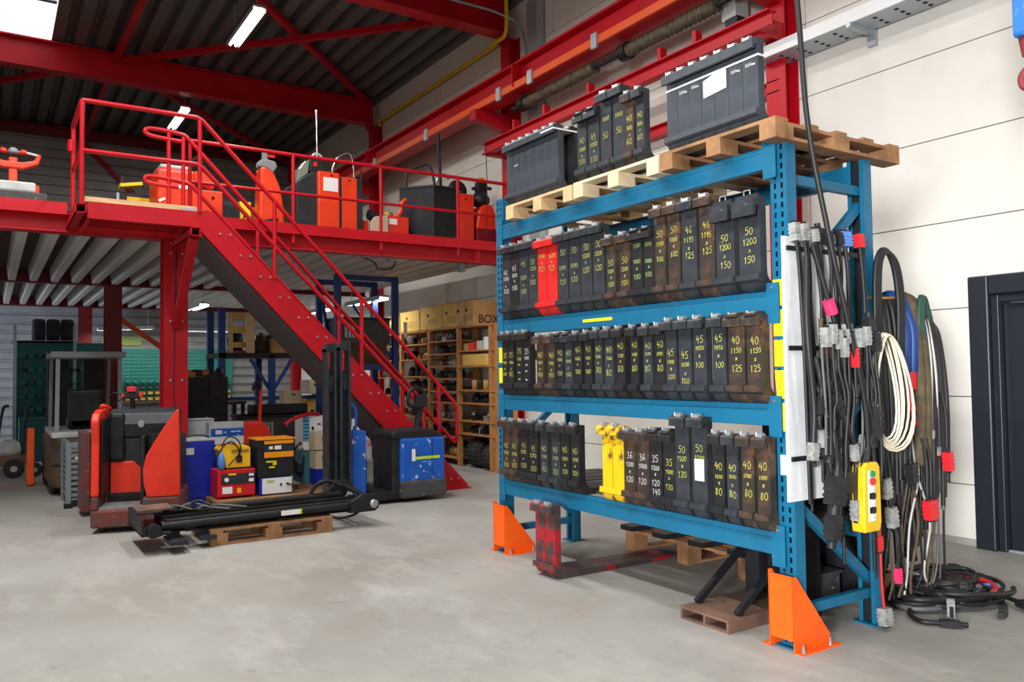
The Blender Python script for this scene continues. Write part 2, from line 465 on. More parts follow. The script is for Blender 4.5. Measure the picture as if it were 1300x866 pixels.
# dark door in the right wall
dr = structure('door_1', 'dark navy steel door with stepped frame in the white wall')
MB().box(6.36, 6.62, 3.13, 3.28, 0, 2.09).box(6.36, 6.62, 2.15, 2.30, 0, 2.09).box(6.36, 6.62, 2.30, 3.13, 1.94, 2.09).build('door_frame', 'door_navy', dr, bevel=.012)
MB().box(6.40, 6.6, 3.075, 3.13, 0, 1.94).box(6.40, 6.6, 2.30, 2.36, 0, 1.94).box(6.40, 6.6, 2.36, 3.075, 1.88, 1.94).build('door_stop', 'door_navy', dr, bevel=.006)
lf = MB().box(6.47, 6.53, 2.365, 3.07, .01, 1.875).build('door_leaf', 'door_navy', dr, bevel=.004)
MB().box(6.455, 6.47, 2.42, 2.47, .95, 1.15).cyl((6.46, 2.445, 1.08), (6.41, 2.445, 1.08), .012).cyl((6.41, 2.445, 1.08), (6.41, 2.58, 1.08), .011).build('handle', 'bolt_steel', lf)
MB().box(6.44, 6.5, 2.15, 3.28, 0, .015).build('threshold', 'galv', dr)

# ribbed back wall
def ribbed(name, x0, x1, z0, z1, y, m, parent):
    mb = MB(); z = z0
    pts = []
    while z < z1:
        pts += [(y, z), (y, z + .125), (y + .07, z + .135), (y + .07, z + .19)]
        z += .2
    pts.append((y, z))
    vs = [(x0, p[0], p[1]) for p in pts] + [(x1, p[0], p[1]) for p in pts]; n = len(pts)
    mb.add(vs, [(i, i + 1, n + i + 1, n + i) for i in range(n - 1)])
    return mb.build(name, m, parent)
wb = structure('wall_back', 'horizontally ribbed steel cladding of the far wall')
ribbed('cladding', -6, 6.45, 0, 6.8, 20.0, 'cladding', wb)
MB().box(-6, 6.6, 20.12, 20.25, -.1, 6.95).build('backing', 'wall_joint', wb)
wl = MB().box(-6.2, -6, -6, -4.0, -.1, 6.95).box(-6.2, -6, -1.2, 15.4, -.1, 6.95).box(-6.2, -6, -4.0, -1.2, 3.4, 6.95).box(-6.2, -6, 18.4, 20.2, -.1, 6.95).box(-6.2, -6, 15.4, 18.4, -.1, .6).box(-6.2, -6, 15.4, 18.4, 2.7, 6.95).build('wall_left', 'wall_panel'); tag(wl, 'white side wall with open gate', None, None, 'structure')
wf = MB().box(-6.2, 6.6, -6.2, -6, -.1, 6.95).build('wall_front', 'wall_panel'); tag(wf, 'plain white front wall', None, None, 'structure')

ws = structure('window_3', 'side window in the left wall under the mezzanine')
for k in range(2): MB().box(-6.12, -6.11, 15.43 + 1.5 * k, 16.88 + 1.5 * k, .65, 2.66).build('pane', 'skylight_pane', ws)
MB().box(-6.15, -6.05, 15.4, 15.45, .6, 2.7).box(-6.15, -6.05, 18.35, 18.4, .6, 2.7).box(-6.15, -6.05, 16.87, 16.93, .6, 2.7).box(-6.15, -6.05, 15.4, 18.4, .6, .66).box(-6.15, -6.05, 15.4, 18.4, 2.64, 2.7).build('window_frame', 'white_plastic', ws)
# roof deck of trapezoidal sheet, ribs along y, with a roof light and an added one
ce = structure('ceiling', 'dark trapezoidal steel roof deck')
mb = MB(); x = -6.35
holes = [(-1.39, .78, 10.05, 15.05), (-1.39, .78, -1.0, 8.0)]  # second opening is added, out of view, to raise the ambient light
while x < 6.6:
    prof = [(x, 6.78), (x + .16, 6.78), (x + .2, 6.88), (x + .27, 6.88), (x + .31, 6.78)]
    segs = [(-6.2, 20.2)]
    for (a, b, c, d) in holes:
        if x + .155 > a and x + .155 < b:
            ns = []
            for (s0, s1) in segs:
                if c > s0 and d < s1: ns += [(s0, c), (d, s1)]
                else: ns.append((s0, s1))
            segs = ns
    for (s0, s1) in segs:
        vs = [(p[0], s0, p[1]) for p in prof] + [(p[0], s1, p[1]) for p in prof]
        mb.add(vs, [(i, i + 1, 6 + i, 5 + i) for i in range(4)])
    x += .31
mb.build('roof_deck', 'roof_sheet', ce)
for i, (a, b, c, d) in enumerate(holes):
    w = structure('window_%d' % (i + 1), 'bright roof light in the dark deck' if i == 0 else 'unseen roof light added above the front aisle')
    yy = c
    for k in range(3):
        y1 = c + (d - c) * (k + 1) / 3
        MB().box(a - .05, b + .05, yy + .01, y1 - .01, 6.93, 6.94).build('pane', 'skylight_pane', w); yy = y1
    fr = MB().box(a - .1, a - .06, c - .06, d + .06, 6.89, 6.96).box(b + .02, b + .05, c - .06, d + .06, 6.89, 6.96).box(a, b, c - .06, c, 6.89, 6.96).box(a, b, d, d + .06, 6.89, 6.96)
    for k in range(1, 3): fr.box(a, b, c + (d - c) * k / 3 - .012, c + (d - c) * k / 3 + .012, 6.9, 6.95)
    fr.build('window_frame', 'black_steel', w)

# ------------------------------------------------------------------ steel frame of the hall
pos = {0: 'in front of the gate', 4.9: 'above the front aisle', 9.7: 'at the upper right, above the mezzanine edge', 14.6: 'crossing the roof behind the mezzanine rail', 19.55: 'against the ribbed back wall'}
for y, w in pos.items():
    t = thing('roof_beam', 'dark red steel roof beam ' + w, 'beam', (0, y, 6.28))
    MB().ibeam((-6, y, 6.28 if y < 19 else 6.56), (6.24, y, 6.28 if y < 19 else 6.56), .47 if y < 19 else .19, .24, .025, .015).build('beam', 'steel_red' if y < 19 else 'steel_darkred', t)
    MB().box(6.2, 6.245, y - .12, y + .12, 6.2, 6.76).build('end_plate', 'steel_red', t)
    b = MB()
    for k in range(3): b.cyl((6.2, y - .07, 6.34 + .16 * k), (6.175, y - .07, 6.34 + .16 * k), .018, 6).cyl((6.2, y + .07, 6.34 + .16 * k), (6.175, y + .07, 6.34 + .16 * k), .018, 6)
    b.build('bolt', 'steel_red', t)
cw = {0: 'beside the gate end of the white wall', 4.94: 'beside the blue rack against the white wall', 9.7: 'where the crane girder bracket sits, behind the rack', 14.6: 'far along the wall under the second roof beam', 19.55: 'in the far corner'}
for y, w in cw.items():
    t = thing('wall_column', 'red steel column ' + w, 'column', (6.35, y, 0))
    MB().box(6.25, 6.265, y - .11, y + .11, 0, 6.28).box(6.435, 6.45, y - .11, y + .11, 0, 6.28).box(6.265, 6.435, y - .006, y + .006, 0, 6.28).build('column', 'steel_red', t)
    MB().box(6.2, 6.45, y - .16, y + .16, 0, .02).build('base_plate', 'steel_red', t)
def brace(a, b, w, label):
    o = MB().bar(a, b, .09, .09).build('roof_brace', 'steel_red'); tag(o, label, 'brace', 'diagonal bracing under the roof')
brace((1.78, 9.9, 6.66), (1.7, 14.5, 6.66), .09, 'red tie running from the far roof beam towards the skylight edge')
brace((1.8, 14.45, 6.62), (6.1, 9.85, 6.62), .09, 'red diagonal roof brace lit by the hanging tube light')
brace((1.9, 9.9, 6.7), (6.15, 14.5, 6.7), .09, 'red diagonal roof brace crossing behind the hanging tube light')
brace((-2.2, 19.4, 6.62), (1.6, 14.75, 6.62), .09, 'red diagonal brace behind the far roof beam at the left edge')
brace((1.8, 14.75, 6.62), (6.1, 19.4, 6.62), .09, 'red diagonal brace behind the far roof beam at the right')
brace((1.7, 14.75, 6.66), (1.7, 19.4, 6.66), .09, 'red tie behind the far roof beam above the platform rail')
brace((1.5, 19.9, 6.75), (4.2, 19.9, 4.1), .09, 'dark red diagonal wall brace on the ribbed cladding above the mezzanine')

# crane girder with orange running flange
t = thing('crane_girder', 'red crane girder with orange lower flange along the white wall', 'girder', (5.9, 10, 5.12))
MB().box(5.88, 5.9, 2.5, 19.8, 5.15, 5.46).box(5.78, 6.0, 2.5, 19.8, 5.46, 5.49).build('girder_web', 'steel_red', t)
MB().box(5.74, 5.775, 2.5, 19.8, 5.11, 5.2).build('running_flange', 'crane_orange', t)
MB().box(5.775, 6.02, 2.5, 19.8, 5.11, 5.15).build('lower_flange', 'steel_red', t)
for y in (4.94, 9.7, 14.6):
    MB().prism([(5.7, 5.11), (6.25, 5.11), (6.25, 4.86), (5.7, 4.97)], y - .08, y + .08, 'y').build('bracket', 'steel_red', t)
    MB().box(5.72, 5.88, y - 1.0, y - .98, 5.15, 5.46).build('stiffener', 'steel_red', t)
for y in (7.0, 8.3, 9.05, 11.2, 13.2):
    MB().box(5.71, 5.74, y - .05, y + .05, 5.06, 5.23).build('rail_clip', 'galv', t)
t = thing('lower_rail', 'red lower runway rail hung from columns behind the top forks', 'rail', (5.9, 7.2, 4.5))
MB().ibeam((5.92, 4.7, 4.5), (5.92, 9.75, 4.5), .16, .12, .016, .012).build('rail', 'steel_red', t)
for y_ in (4.84, 9.62): MB().box(5.92, 6.25, y_, y_ + .1, 4.48, 4.66).build('stub_arm', 'steel_red', t)
for y in (5.6, 6.1, 7.3, 8.2, 8.9): MB().box(5.86, 5.95, y - .02, y + .03, 4.66, 4.78).build('rail_clip', 'steel_red', t)
tag(MB().ibeam((6.3, 4.9, 4.03), (6.3, 9.7, 4.03), .12, .1, .012, .01).build('wall_rail', 'steel_red'), 'thin red bar between wall columns seen through the top forks', 'rail')
def hose(y0, y1, label):
    n = 60; pts = []; rr = []
    for i in range(n + 1):
        q = i / n; pts.append((5.98, y0 + (y1 - y0) * q, 4.99)); rr.append(.062 + .016 * math.cos(i * 2.1))
    t = thing('spring_hose', label, 'hose', (5.98, (y0 + y1) / 2, 4.9), group='coiled hoses under the girder')
    MB().tube(pts, rr, 10).build('coil', 'hose_brown', t)
    MB().cyl((5.98, y1, 4.99), (5.98, y1 + .12, 4.99), .1, 14).cyl((5.98, y1 + .12, 4.99), (5.98, y1 + .35, 4.99), .03, 8).build('end_drum', 'black_steel', t)
    MB().cyl((5.98, y0, 4.99), (5.98, y0 - .25, 4.99), .03, 8).build('tail', 'black_steel', t)
hose(7.3, 8.75, 'brown spiral hose under the girder above the left top forks')
hose(5.4, 6.7, 'brown spiral hose under the girder above the right top forks')
tag(MB().box(6.3, 6.42, 8.95, 9.2, 2.7, 6.6).build('cable_duct', 'galv'), 'vertical grey cable duct beside the red column behind the rack', 'duct')
t = thing('junction_box', 'grey electric box with black plugs high on the wall behind top forks', 'electric box', (6.2, 5.35, 4.6))
MB().box(6.1, 6.3, 5.28, 5.46, 4.86, 5.7).build('housing', 'light_grey', t, bevel=.01); MB().box(6.08, 6.22, 5.24, 5.4, 4.66, 4.86).build('socket', 'black_plastic', t, bevel=.01)
MB().box(6.1, 6.3, 5.26, 5.6, 4.5, 4.66).build('foot', 'grey_plastic', t)

# cable tray luminaire on the right wall
t = thing('wall_luminaire', 'long grey cable tray with lit front painted white, bracketed to the white wall', 'tray', (6.25, 3.5, 4.3))
MB().box(6.1, 6.115, 1.0, 5.08, 4.33, 4.44).build('front_rail', 'white_plastic', t); MB().box(6.115, 6.40, 1.0, 5.08, 4.33, 4.345).build('tray_bottom', 'galv', t)  # front face painted white for the light falling on it
MB().box(6.40, 6.415, 1.0, 5.08, 4.33, 4.44).build('rear_rail', 'galv', t)
for y in (2.0, 4.05):
    MB().box(6.08, 6.45, y - .02, y + .02, 4.29, 4.33).box(6.41, 6.45, y - .04, y + .04, 4.2, 4.33).build('bracket', 'galv', t)
b = MB()
for k in range(20):
    for x_ in (6.18, 6.27, 6.35): b.box(x_, x_ + .035, 1.2 + .19 * k, 1.23 + .19 * k, 4.327, 4.333)
b.build('slot', 'slot_dark', t)
# yellow gas pipe
o = MB().tube(spline([(6.36, 14.4, 6.25), (6.36, 14.36, 6.33), (6.36, 12.5, 6.33), (6.36, 10.3, 6.33), (6.3, 10.0, 6.3), (6.14, 9.9, 6.2), (6.14, 9.6, 6.2), (6.14, 9.5, 6.24), (6.14, 9.47, 6.4), (6.14, 9.47, 6.76)]), .03, 8).build('gas_pipe', 'pipe_yellow')
tag(o, 'yellow gas pipe under the roof edge of the white wall', 'pipe')
o = MB().tube(spline([(2.6, 9.56, 6.6), (5.2, 9.56, 6.55), (6.05, 9.5, 6.5), (6.3, 9.3, 6.2), (6.34, 9.24, 5.2)]), .02, 6).build('conduit', 'galv')
tag(o, 'grey conduit bending from the roof beam down the wall', 'conduit')

# ------------------------------------------------------------------ hanging tube lights (their own glow)
def tube_light(p0, p1, hang, label, power, group):
    c = ((p0[0] + p1[0]) / 2, (p0[1] + p1[1]) / 2, p0[2])
    t = thing('tube_light', label, 'lamp', c, group=group)
    d = (Vector(p1) - Vector(p0)).normalized(); sd = Vector((d.y, -d.x, 0))
    a = Vector(p0); b = Vector(p1)
    MB().bar(a + V(0, 0, .03), b + V(0, 0, .03), .16, .03).bar(a + sd * .085 + V(0, 0, .0), b + sd * .085, .01, .06).bar(a - sd * .085, b - sd * .085, .01, .06).build('housing', 'galv', t)
    for k in (-.04, .04):
        MB().cyl(a + sd * k + d * .03 - V(0, 0, .005), b + sd * k - d * .03 - V(0, 0, .005), .019, 8).build('tube', 'tube_glow', t)
    for q in (a + d * .12, b - d * .12): MB().cyl(q + V(0, 0, .04), q + V(0, 0, hang), .006, 5).build('hanger', 'galv', t)
    l = area('tube_light_glow', Vector(c) - V(0, 0, .04), .18, (b - a).length, power, None, (1, .97, .88)); l.rotation_euler = (0, 0, math.atan2(d.y, d.x) - math.pi / 2)
g = 'tube lights over the mezzanine'
tube_light((2.92, 10.45, 6.2), (2.92, 11.85, 6.2), .58, 'bright tube light hanging in front of the far roof beam, upper centre left', 55, g)
tube_light((2.9, 15.1, 6.2), (2.9, 16.5, 6.2), .58, 'bright tube light hanging behind the platform handrail', 55, g)
g = 'tube lights under the mezzanine'
tube_light((5.35, 12.0, 2.62), (5.35, 13.5, 2.62), .3, 'lit tube light above the wooden shelf boxes', 22, g)
tube_light((5.6, 15.3, 2.68), (5.6, 16.5, 2.68), .25, 'lit tube light seen between the stair handrails', 14, g)
tube_light((3.2, 14.95, 2.66), (3.2, 16.1, 2.66), .22, 'small lit tube light beside the red mezzanine column', 14, g)
tube_light((1.9, 18.9, 2.4), (3.0, 18.9, 2.45), .4, 'lit tube light in front of the green bin panel, left of the red column', 15, g)
tube_light((3.3, 18.6, 2.4), (4.6, 18.6, 2.4), .4, 'lit tube light over the workbench, right of the red column', 15, g)

# housings of the lamp row over the front aisle
for i, (lx, ly, pw) in enumerate(AISLE):
    t = thing('aisle_lamp', 'ceiling lamp over the front aisle, %s of five' % ORD[i], 'lamp', (lx, ly, 6.16), group='lamps over the front aisle')
    MB().box(lx - .17, lx + .17, ly - 1.32, ly + 1.32, 6.165, 6.23).build('housing', 'galv', t)
    for dy in (-1.1, 1.1): MB().cyl((lx, ly + dy, 6.23), (lx, ly + dy, 6.79), .006, 5).build('hanger', 'galv', t)
# ================================================================== MEZZANINE
mz = thing('mezzanine', 'red steel mezzanine floor with grey joists below', 'mezzanine', (1.7, 14.5, 0))
for y in (9.5, 14.8, 19.6):
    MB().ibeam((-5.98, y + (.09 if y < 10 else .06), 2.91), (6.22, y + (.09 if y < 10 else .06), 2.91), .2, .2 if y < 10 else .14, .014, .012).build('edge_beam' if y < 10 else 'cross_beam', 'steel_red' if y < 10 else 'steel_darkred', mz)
MB().box(-5.98, .66, 9.44, 9.5, 3.085, 3.21).box(1.85, 6.22, 9.44, 9.5, 3.085, 3.21).build('toe_plate', 'steel_red', mz)
MB().box(-5.98, 6.2, 9.5, 19.9, 3.11, 3.135).build('deck', 'wood_dark', mz)
# joists: shared mesh
j0 = None
for a, b in ((9.63, 14.79), (14.93, 19.58)):
    j = None; x = -5.9
    while x < 3.3:
        if j is None:
            j = MB().prism([(0, 2.93), (.095, 2.93), (.12, 3.11), (-.03, 3.11)], a, b, 'y').build('joist', 'joist_grey', mz); j.location.x += x
        else: share(j, 'joist', mz, (j.location.x + x + 5.9, 0, 0))
        x += .292
# flatter ribbed soffit over the shelves on the right
mb = MB(); x = 3.3
while x < 6.2:
    mb.box(x, x + .235, 9.65, 19.55, 2.99, 3.1); x += .29
mb.build('soffit_panel', 'joist_grey', mz)
for y in (9.55, 14.86, 19.5):
    for x in (1.72, -3.2):
        if x < 0 and y < 10: continue
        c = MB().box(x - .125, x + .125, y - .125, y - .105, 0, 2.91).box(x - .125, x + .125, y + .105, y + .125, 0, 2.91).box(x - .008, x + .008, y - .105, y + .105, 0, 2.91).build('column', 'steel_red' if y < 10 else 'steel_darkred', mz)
        if y < 10:
            b = MB()
            for z in (2.75, 2.86, 2.0, 1.35):
                for s in (-.06, .06): b.cyl((x + s, y - .125, z), (x + s, y - .15, z), .014, 6)
            b.build('bolt', 'bolt_steel', c)
            MB().box(x - .2, x + .2, y - .2, y + .2, 0, .02).build('base_plate', 'steel_red', c)
MB().tube([(1.72, 9.42, 2.86), (1.7, 9.43, 1.2), (1.72, 9.42, .9)], .008, 5).build('wire', 'cable_black', mz)
MB().bar((1.84, 15.0, 2.38), (2.6, 15.0, 1.82), .08, .08).build('knee_brace', 'crane_orange', mz)
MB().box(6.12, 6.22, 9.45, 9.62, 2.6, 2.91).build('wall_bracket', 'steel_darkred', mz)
MB().box(5.62, 5.66, 9.49, 9.5, 2.93, 3.09).build('web_plate', 'steel_red', mz)
# cable and clip under the soffit
MB().tube(spline([(3.4, 10.4, 3.03), (4.2, 10.3, 3.0), (4.45, 10.3, 2.93), (4.5, 10.3, 2.85), (4.7, 10.3, 2.86), (4.8, 10.35, 2.98)]), .01, 5).build('wire', 'cable_black', mz)
MB().box(4.62, 4.7, 10.2, 10.3, 2.94, 3.05).build('clip', 'galv', mz); MB().box(5.7, 5.78, 10.1, 10.2, 2.86, 3.04).build('clip', 'galv', mz)

# guard rail along the edge
gr = thing('guard_rail', 'red tubular guard rail along the mezzanine edge above the stairs', 'railing', (4, 9.48, 3.1))
MB().cyl((1.87, 9.48, 4.05), (6.2, 9.48, 4.05), .023, 10).build('top_rail', 'steel_red', gr); MB().cyl((1.87, 9.48, 3.58), (6.2, 9.48, 3.58), .019, 10).build('mid_rail', 'steel_red', gr)
for x in (1.87, 3.05, 4.19, 5.32, 6.17): MB().cyl((x, 9.48, 2.98), (x, 9.48, 4.05), .022, 10).build('post', 'steel_red', gr)

# ================================================================== STAIRCASE with landing
st = thing('staircase', 'red steel staircase with landing platform and tubular handrails', 'staircase', (3, 8.9, 0))
YN, YF = 8.5, 9.32
def zt(x): return 3.07 - 1.02 * (x - 1.9)     # top edge of stringer
sp = [(1.78, 3.07), (1.9, 3.07), (4.86, zt(4.86)), (4.86, 0.0), (4.52, 0.0), (1.78, 2.87)]
for yy, nm in ((YN, 'stringer'), (YF, 'stringer')):
    s = MB().prism(sp, yy - .006, yy + .006, 'y').build('stringer', 'steel_red', st)
    MB().bar((1.9, yy + .03, 3.07), (4.86, yy + .03, zt(4.86)), .07, .012, (1, 0, 1)).bar((1.78, yy + .03, 2.875), (4.55, yy + .03, .02), .07, .012, (1, 0, 1)).build('flange', 'steel_red', s)
    if yy == YN:
        b = MB()
        for k in range(14):
            x = 2.02 + k * .205; z = zt(x) - .1
            for dx in (-.05, .05): b.cyl((x + dx, yy - .006, z), (x + dx, yy - .022, z), .012, 6)
        b.build('bolt', 'bolt_steel', s)
MB().box(4.5, 4.9, YN - .04, YN + .08, 0, .012).build('foot_plate', 'steel_red', st)
for k in range(14):
    x = 2.0 + k * .205; z = 2.76 - .209 * k
    MB().box(x - .02, x + .22, YN + .02, YF - .02, z - .03, z).build('tread', 'stair_grey', st)
MB().prism([(1.84, 2.84), (4.5, .06), (4.47, .04), (1.80, 2.82)], YN + .08, YF - .01, 'y').build('soffit_sheet', 'stair_grey', st)
# landing platform
MB().box(.76, 1.8, YN - .01, YN + .004, 2.9, 3.06).box(.76, 1.8, YN, YN + .07, 3.05, 3.06).box(.76, 1.8, YN, YN + .07, 2.9, 2.912).build('landing_fascia', 'steel_red', st)
MB().box(.78, .80, YN, 9.46, 2.9, 3.06).box(1.78, 1.8, YN, 9.46, 2.9, 3.06).build('landing_side', 'steel_red', st)
for k in range(5):
    y0 = YN + .01 + k * .19
    MB().box(.74, 1.79, y0, y0 + .185, 3.06, 3.11).build('plank', 'wood_new', st)
MB().box(1.6, 1.8, YN - .005, YN + .12, 3.06, 3.085).build('nosing', 'galv', st)
def hollow(x, z):
    h = .045
    MB().box(x - h, x + h, 8.42, 9.5, z - h, z - h + .008).box(x - h, x + h, 8.42, 9.5, z + h - .008, z + h).box(x - h, x - h + .008, 8.42, 9.5, z - h, z + h).box(x + h - .008, x + h, 8.42, 9.5, z - h, z + h).build('carrier_tube', 'steel_red', st)
    MB().box(x - h + .008, x + h - .008, 8.6, 8.62, z - h + .008, z + h - .008).build('tube_shade', 'slot_dark', st)  # dark plug stands for the shade inside the open tube
hollow(.70, 2.98); hollow(1.72, 2.845)
MB().bar((1.72, 8.52, 2.8), (1.72, 9.4, 1.95), .085, .085, (0, 1, 1)).build('knee_brace', 'steel_red', st)
# handrails: near side
def rail(pts, r, nm='handrail'): return MB().tube(pts, r, 10).build(nm, 'steel_red', st)
NR = YN - .01
rail([(.71, 9.44, 4.02), (.71, NR + .06, 4.02), (.72, NR + .01, 4.02), (.77, NR, 4.02), (1.74, NR, 4.02), (1.8, NR, 3.99), (4.66, NR, 1.07), (4.72, NR, .99), (4.72, NR, .58), (4.69, NR, .56), (4.62, NR, .63), (1.8, NR, 3.51), (1.74, NR, 3.54), (.71, NR, 3.54)], .023)
rail([(.71, 9.44, 3.56), (.71, NR, 3.56)], .019, 'mid_rail')
for x, z0, z1 in ((.71, 3.02, 4.02), (1.77, 3.05, 4.0), (2.53, 2.42, 3.25), (3.51, 1.42, 2.25), (4.48, .44, 1.26)):
    MB().cyl((x, NR, z0), (x, NR, z1), .022, 10).build('post', 'steel_red', st)
MB().cyl((.71, 9.44, 3.0), (.71, 9.44, 4.02), .022, 10).build('post', 'steel_red', st)
MB().cyl((.69, 9.44, 3.75), (.69, 9.44, 3.87), .035, 10).build('gate_hinge', 'steel_red', st)
# far side with returned loops
FR = YF
rail(spline([(1.75, FR, 3.98), (1.45, FR, 4.0), (1.38, FR, 4.04), (1.45, FR, 4.08), (1.75, FR, 4.06), (1.84, FR, 4.0)], 5) + [(4.62, FR, 1.1), (4.7, FR, 1.0), (4.7, FR, .6), (4.6, FR, .66), (1.86, FR, 3.5)] + spline([(1.8, FR, 3.53), (1.45, FR, 3.56), (1.38, FR, 3.52), (1.45, FR, 3.48), (1.72, FR, 3.47)], 5), .023)
for x, z0, z1 in ((1.62, 3.1, 4.06), (1.77, 3.1, 4.03), (2.58, 2.38, 3.2), (3.56, 1.38, 2.2), (4.4, .5, 1.32)):
    MB().cyl((x, FR, z0), (x, FR, z1), .022, 10).build('post', 'steel_red', st)
# ================================================================== BLUE PALLET RACK
rk = thing('pallet_rack', 'blue steel pallet rack loaded with rows of forks', 'rack', (3.75, 4.0, 0))
def rack_post(x0, x1, y0, y1, h, face=-1):
    """perforated upright: slotted sheet on the aisle side, closed sides"""
    fx = x0 if face < 0 else x1
    mb = MB()
    w = y1 - y0
    cols = [0, .22 * w, .36 * w, .64 * w, .78 * w, w]
    z = 0.0; zs = []
    rows = []
    while z < h - .05:
        rows += [(z, z + .022, True), (z + .022, z + .05, False)]; z += .05
    rows.append((z, h, True))
    for (a, b, solid) in rows:
        for i in range(5):
            if not solid and i in (1, 3): continue
            mb.add([(fx, y0 + cols[i], a), (fx, y0 + cols[i + 1], a), (fx, y0 + cols[i + 1], b), (fx, y0 + cols[i], b)], [(0, 1, 2, 3)])
    bx = x1 if face < 0 else x0
    mb.add([(fx, y0, 0), (bx, y0, 0), (bx, y0, h), (fx, y0, h)], [(0, 1, 2, 3)]); mb.add([(fx, y1, 0), (bx, y1, 0), (bx, y1, h), (fx, y1, h)], [(0, 1, 2, 3)])
    l = .25 * w
    mb.add([(bx, y0, 0), (bx, y0 + l, 0), (bx, y0 + l, h), (bx, y0, h)], [(0, 1, 2, 3)]); mb.add([(bx, y1, 0), (bx, y1 - l, 0), (bx, y1 - l, h), (bx, y1, h)], [(0, 1, 2, 3)])
    p = mb.build('upright', 'rack_blue', rk)
    mid = (fx + bx) / 2
    MB().box(mid - .004, mid + .004, y0 + .01, y1 - .01, .01, h - .01).build('slot_shade', 'slot_dark', p)  # near-black sheet puts the shade behind the slots into colour
    MB().box(min(fx, bx) - .03, max(fx, bx) + .03, y0 - .02, y1 + .02, 0, .008).build('foot_plate', 'rack_blue', p)
    return p
PN = (2.625, 2.725); PF = (5.31, 5.41)
pfn = rack_post(3.385, 3.46, *PN, 2.57); prn = rack_post(4.04, 4.115, *PN, 2.57, 1)
pff = rack_post(3.385, 3.46, *PF, 2.77); prf = rack_post(4.04, 4.115, *PF, 2.77, 1)
LV = [2.55, 1.80, 1.22, .565]
for z in LV:
    for x0, x1, s in ((3.365, 3.415, 1), (4.085, 4.135, -1)):
        b = MB().box(x0, x1, 2.725, 5.31, z - .115, z - .03).box(x0 + (0 if s > 0 else .015), x1 - (.015 if s > 0 else 0), 2.725, 5.31, z - .03, z).build('beam', 'rack_blue', rk, bevel=.004)
        for y0, y1 in ((2.69, 2.73), (5.305, 5.345)):
            MB().box(x0 - .006 if s > 0 else x1 - .006, x0 if s > 0 else x1 + .006, y0 - .02, y1 + .02, z - .17, z + .04).build('beam_connector', 'rack_blue', b)
            MB().cyl((x0 - .006 if s > 0 else x1, (y0 + y1) / 2, z + .015), (x0 - .012 if s > 0 else x1 + .012, (y0 + y1) / 2, z + .015), .009, 6).build('locking_pin', 'bolt_steel', b)
for y in (2.675, 5.36):
    for z in (.17, 2.38): MB().bar((3.44, y, z), (4.06, y, z), .035, .05).build('horizontal_brace', 'rack_blue', rk)
    for (a, b) in ((.72, .24), (.75, 1.25), (1.75, 1.27), (1.78, 2.3)): MB().bar((3.44, y, a), (4.06, y, b), .035, .05).build('diagonal_brace', 'rack_blue', rk)
# stickers on the uprights
for (z0, z1, k) in ((1.72, 1.855, 0), (1.565, 1.70, 0), (1.41, 1.545, 0), (1.245, 1.39, 1), (1.08, 1.225, 1)):
    MB().prism([(2.722 - .012 * k, z0), (2.662, z0), (2.662, z1), (2.722, z1)], 3.379, 3.3845, 'x').build('yellow_sticker', 'sticker_yellow', pfn)
MB().box(3.379, 3.3845, 2.662, 2.7, .86, .96).build('white_sticker', 'paper_white', pfn)
for z0, z1 in ((1.47, 1.59), (1.31, 1.43)): MB().box(3.379, 3.3845, 5.33, 5.38, z0, z1).build('yellow_sticker', 'sticker_yellow', pff)
MB().box(3.36, 3.365, 3.98, 4.28, 1.725, 1.745).build('load_plate', 'sticker_yellow', rk)

# orange post guards
def guard(y0, y1, label):
    t = thing('post_guard', label, 'post guard', (3.4, (y0 + y1) / 2, 0))
    MB().box(3.322, 3.328, y0, y1, .055, .37).build('front_plate', 'guard_orange', t)
    for y, s in ((y0, -1), (y1, 1)):
        p = MB().prism([(3.322, .004), (3.322, .385 if s > 0 else .37), (3.345, .385 if s > 0 else .37), (3.60, .05), (3.60, .004)], y - .003, y + .003, 'y').build('side_plate', 'guard_orange', t)
        MB().box(3.322, 3.63, y, y + s * .05, 0, .006).build('foot_flange', 'guard_orange', p)
        for x in (3.36, 3.57):
            MB().cyl((x, y + s * .026, .006), (x, y + s * .026, .012), .016, 8).cyl((x, y + s * .026, .012), (x, y + s * .026, .026), .011, 6).cyl((x, y + s * .026, .02), (x, y + s * .026, .042), .006, 8).build('anchor_bolt', 'bolt_steel', p)
guard(2.6, 2.745, 'bright orange guard bolted round the right front rack post')
guard(5.24, 5.40, 'bright orange guard bolted round the left front rack post')

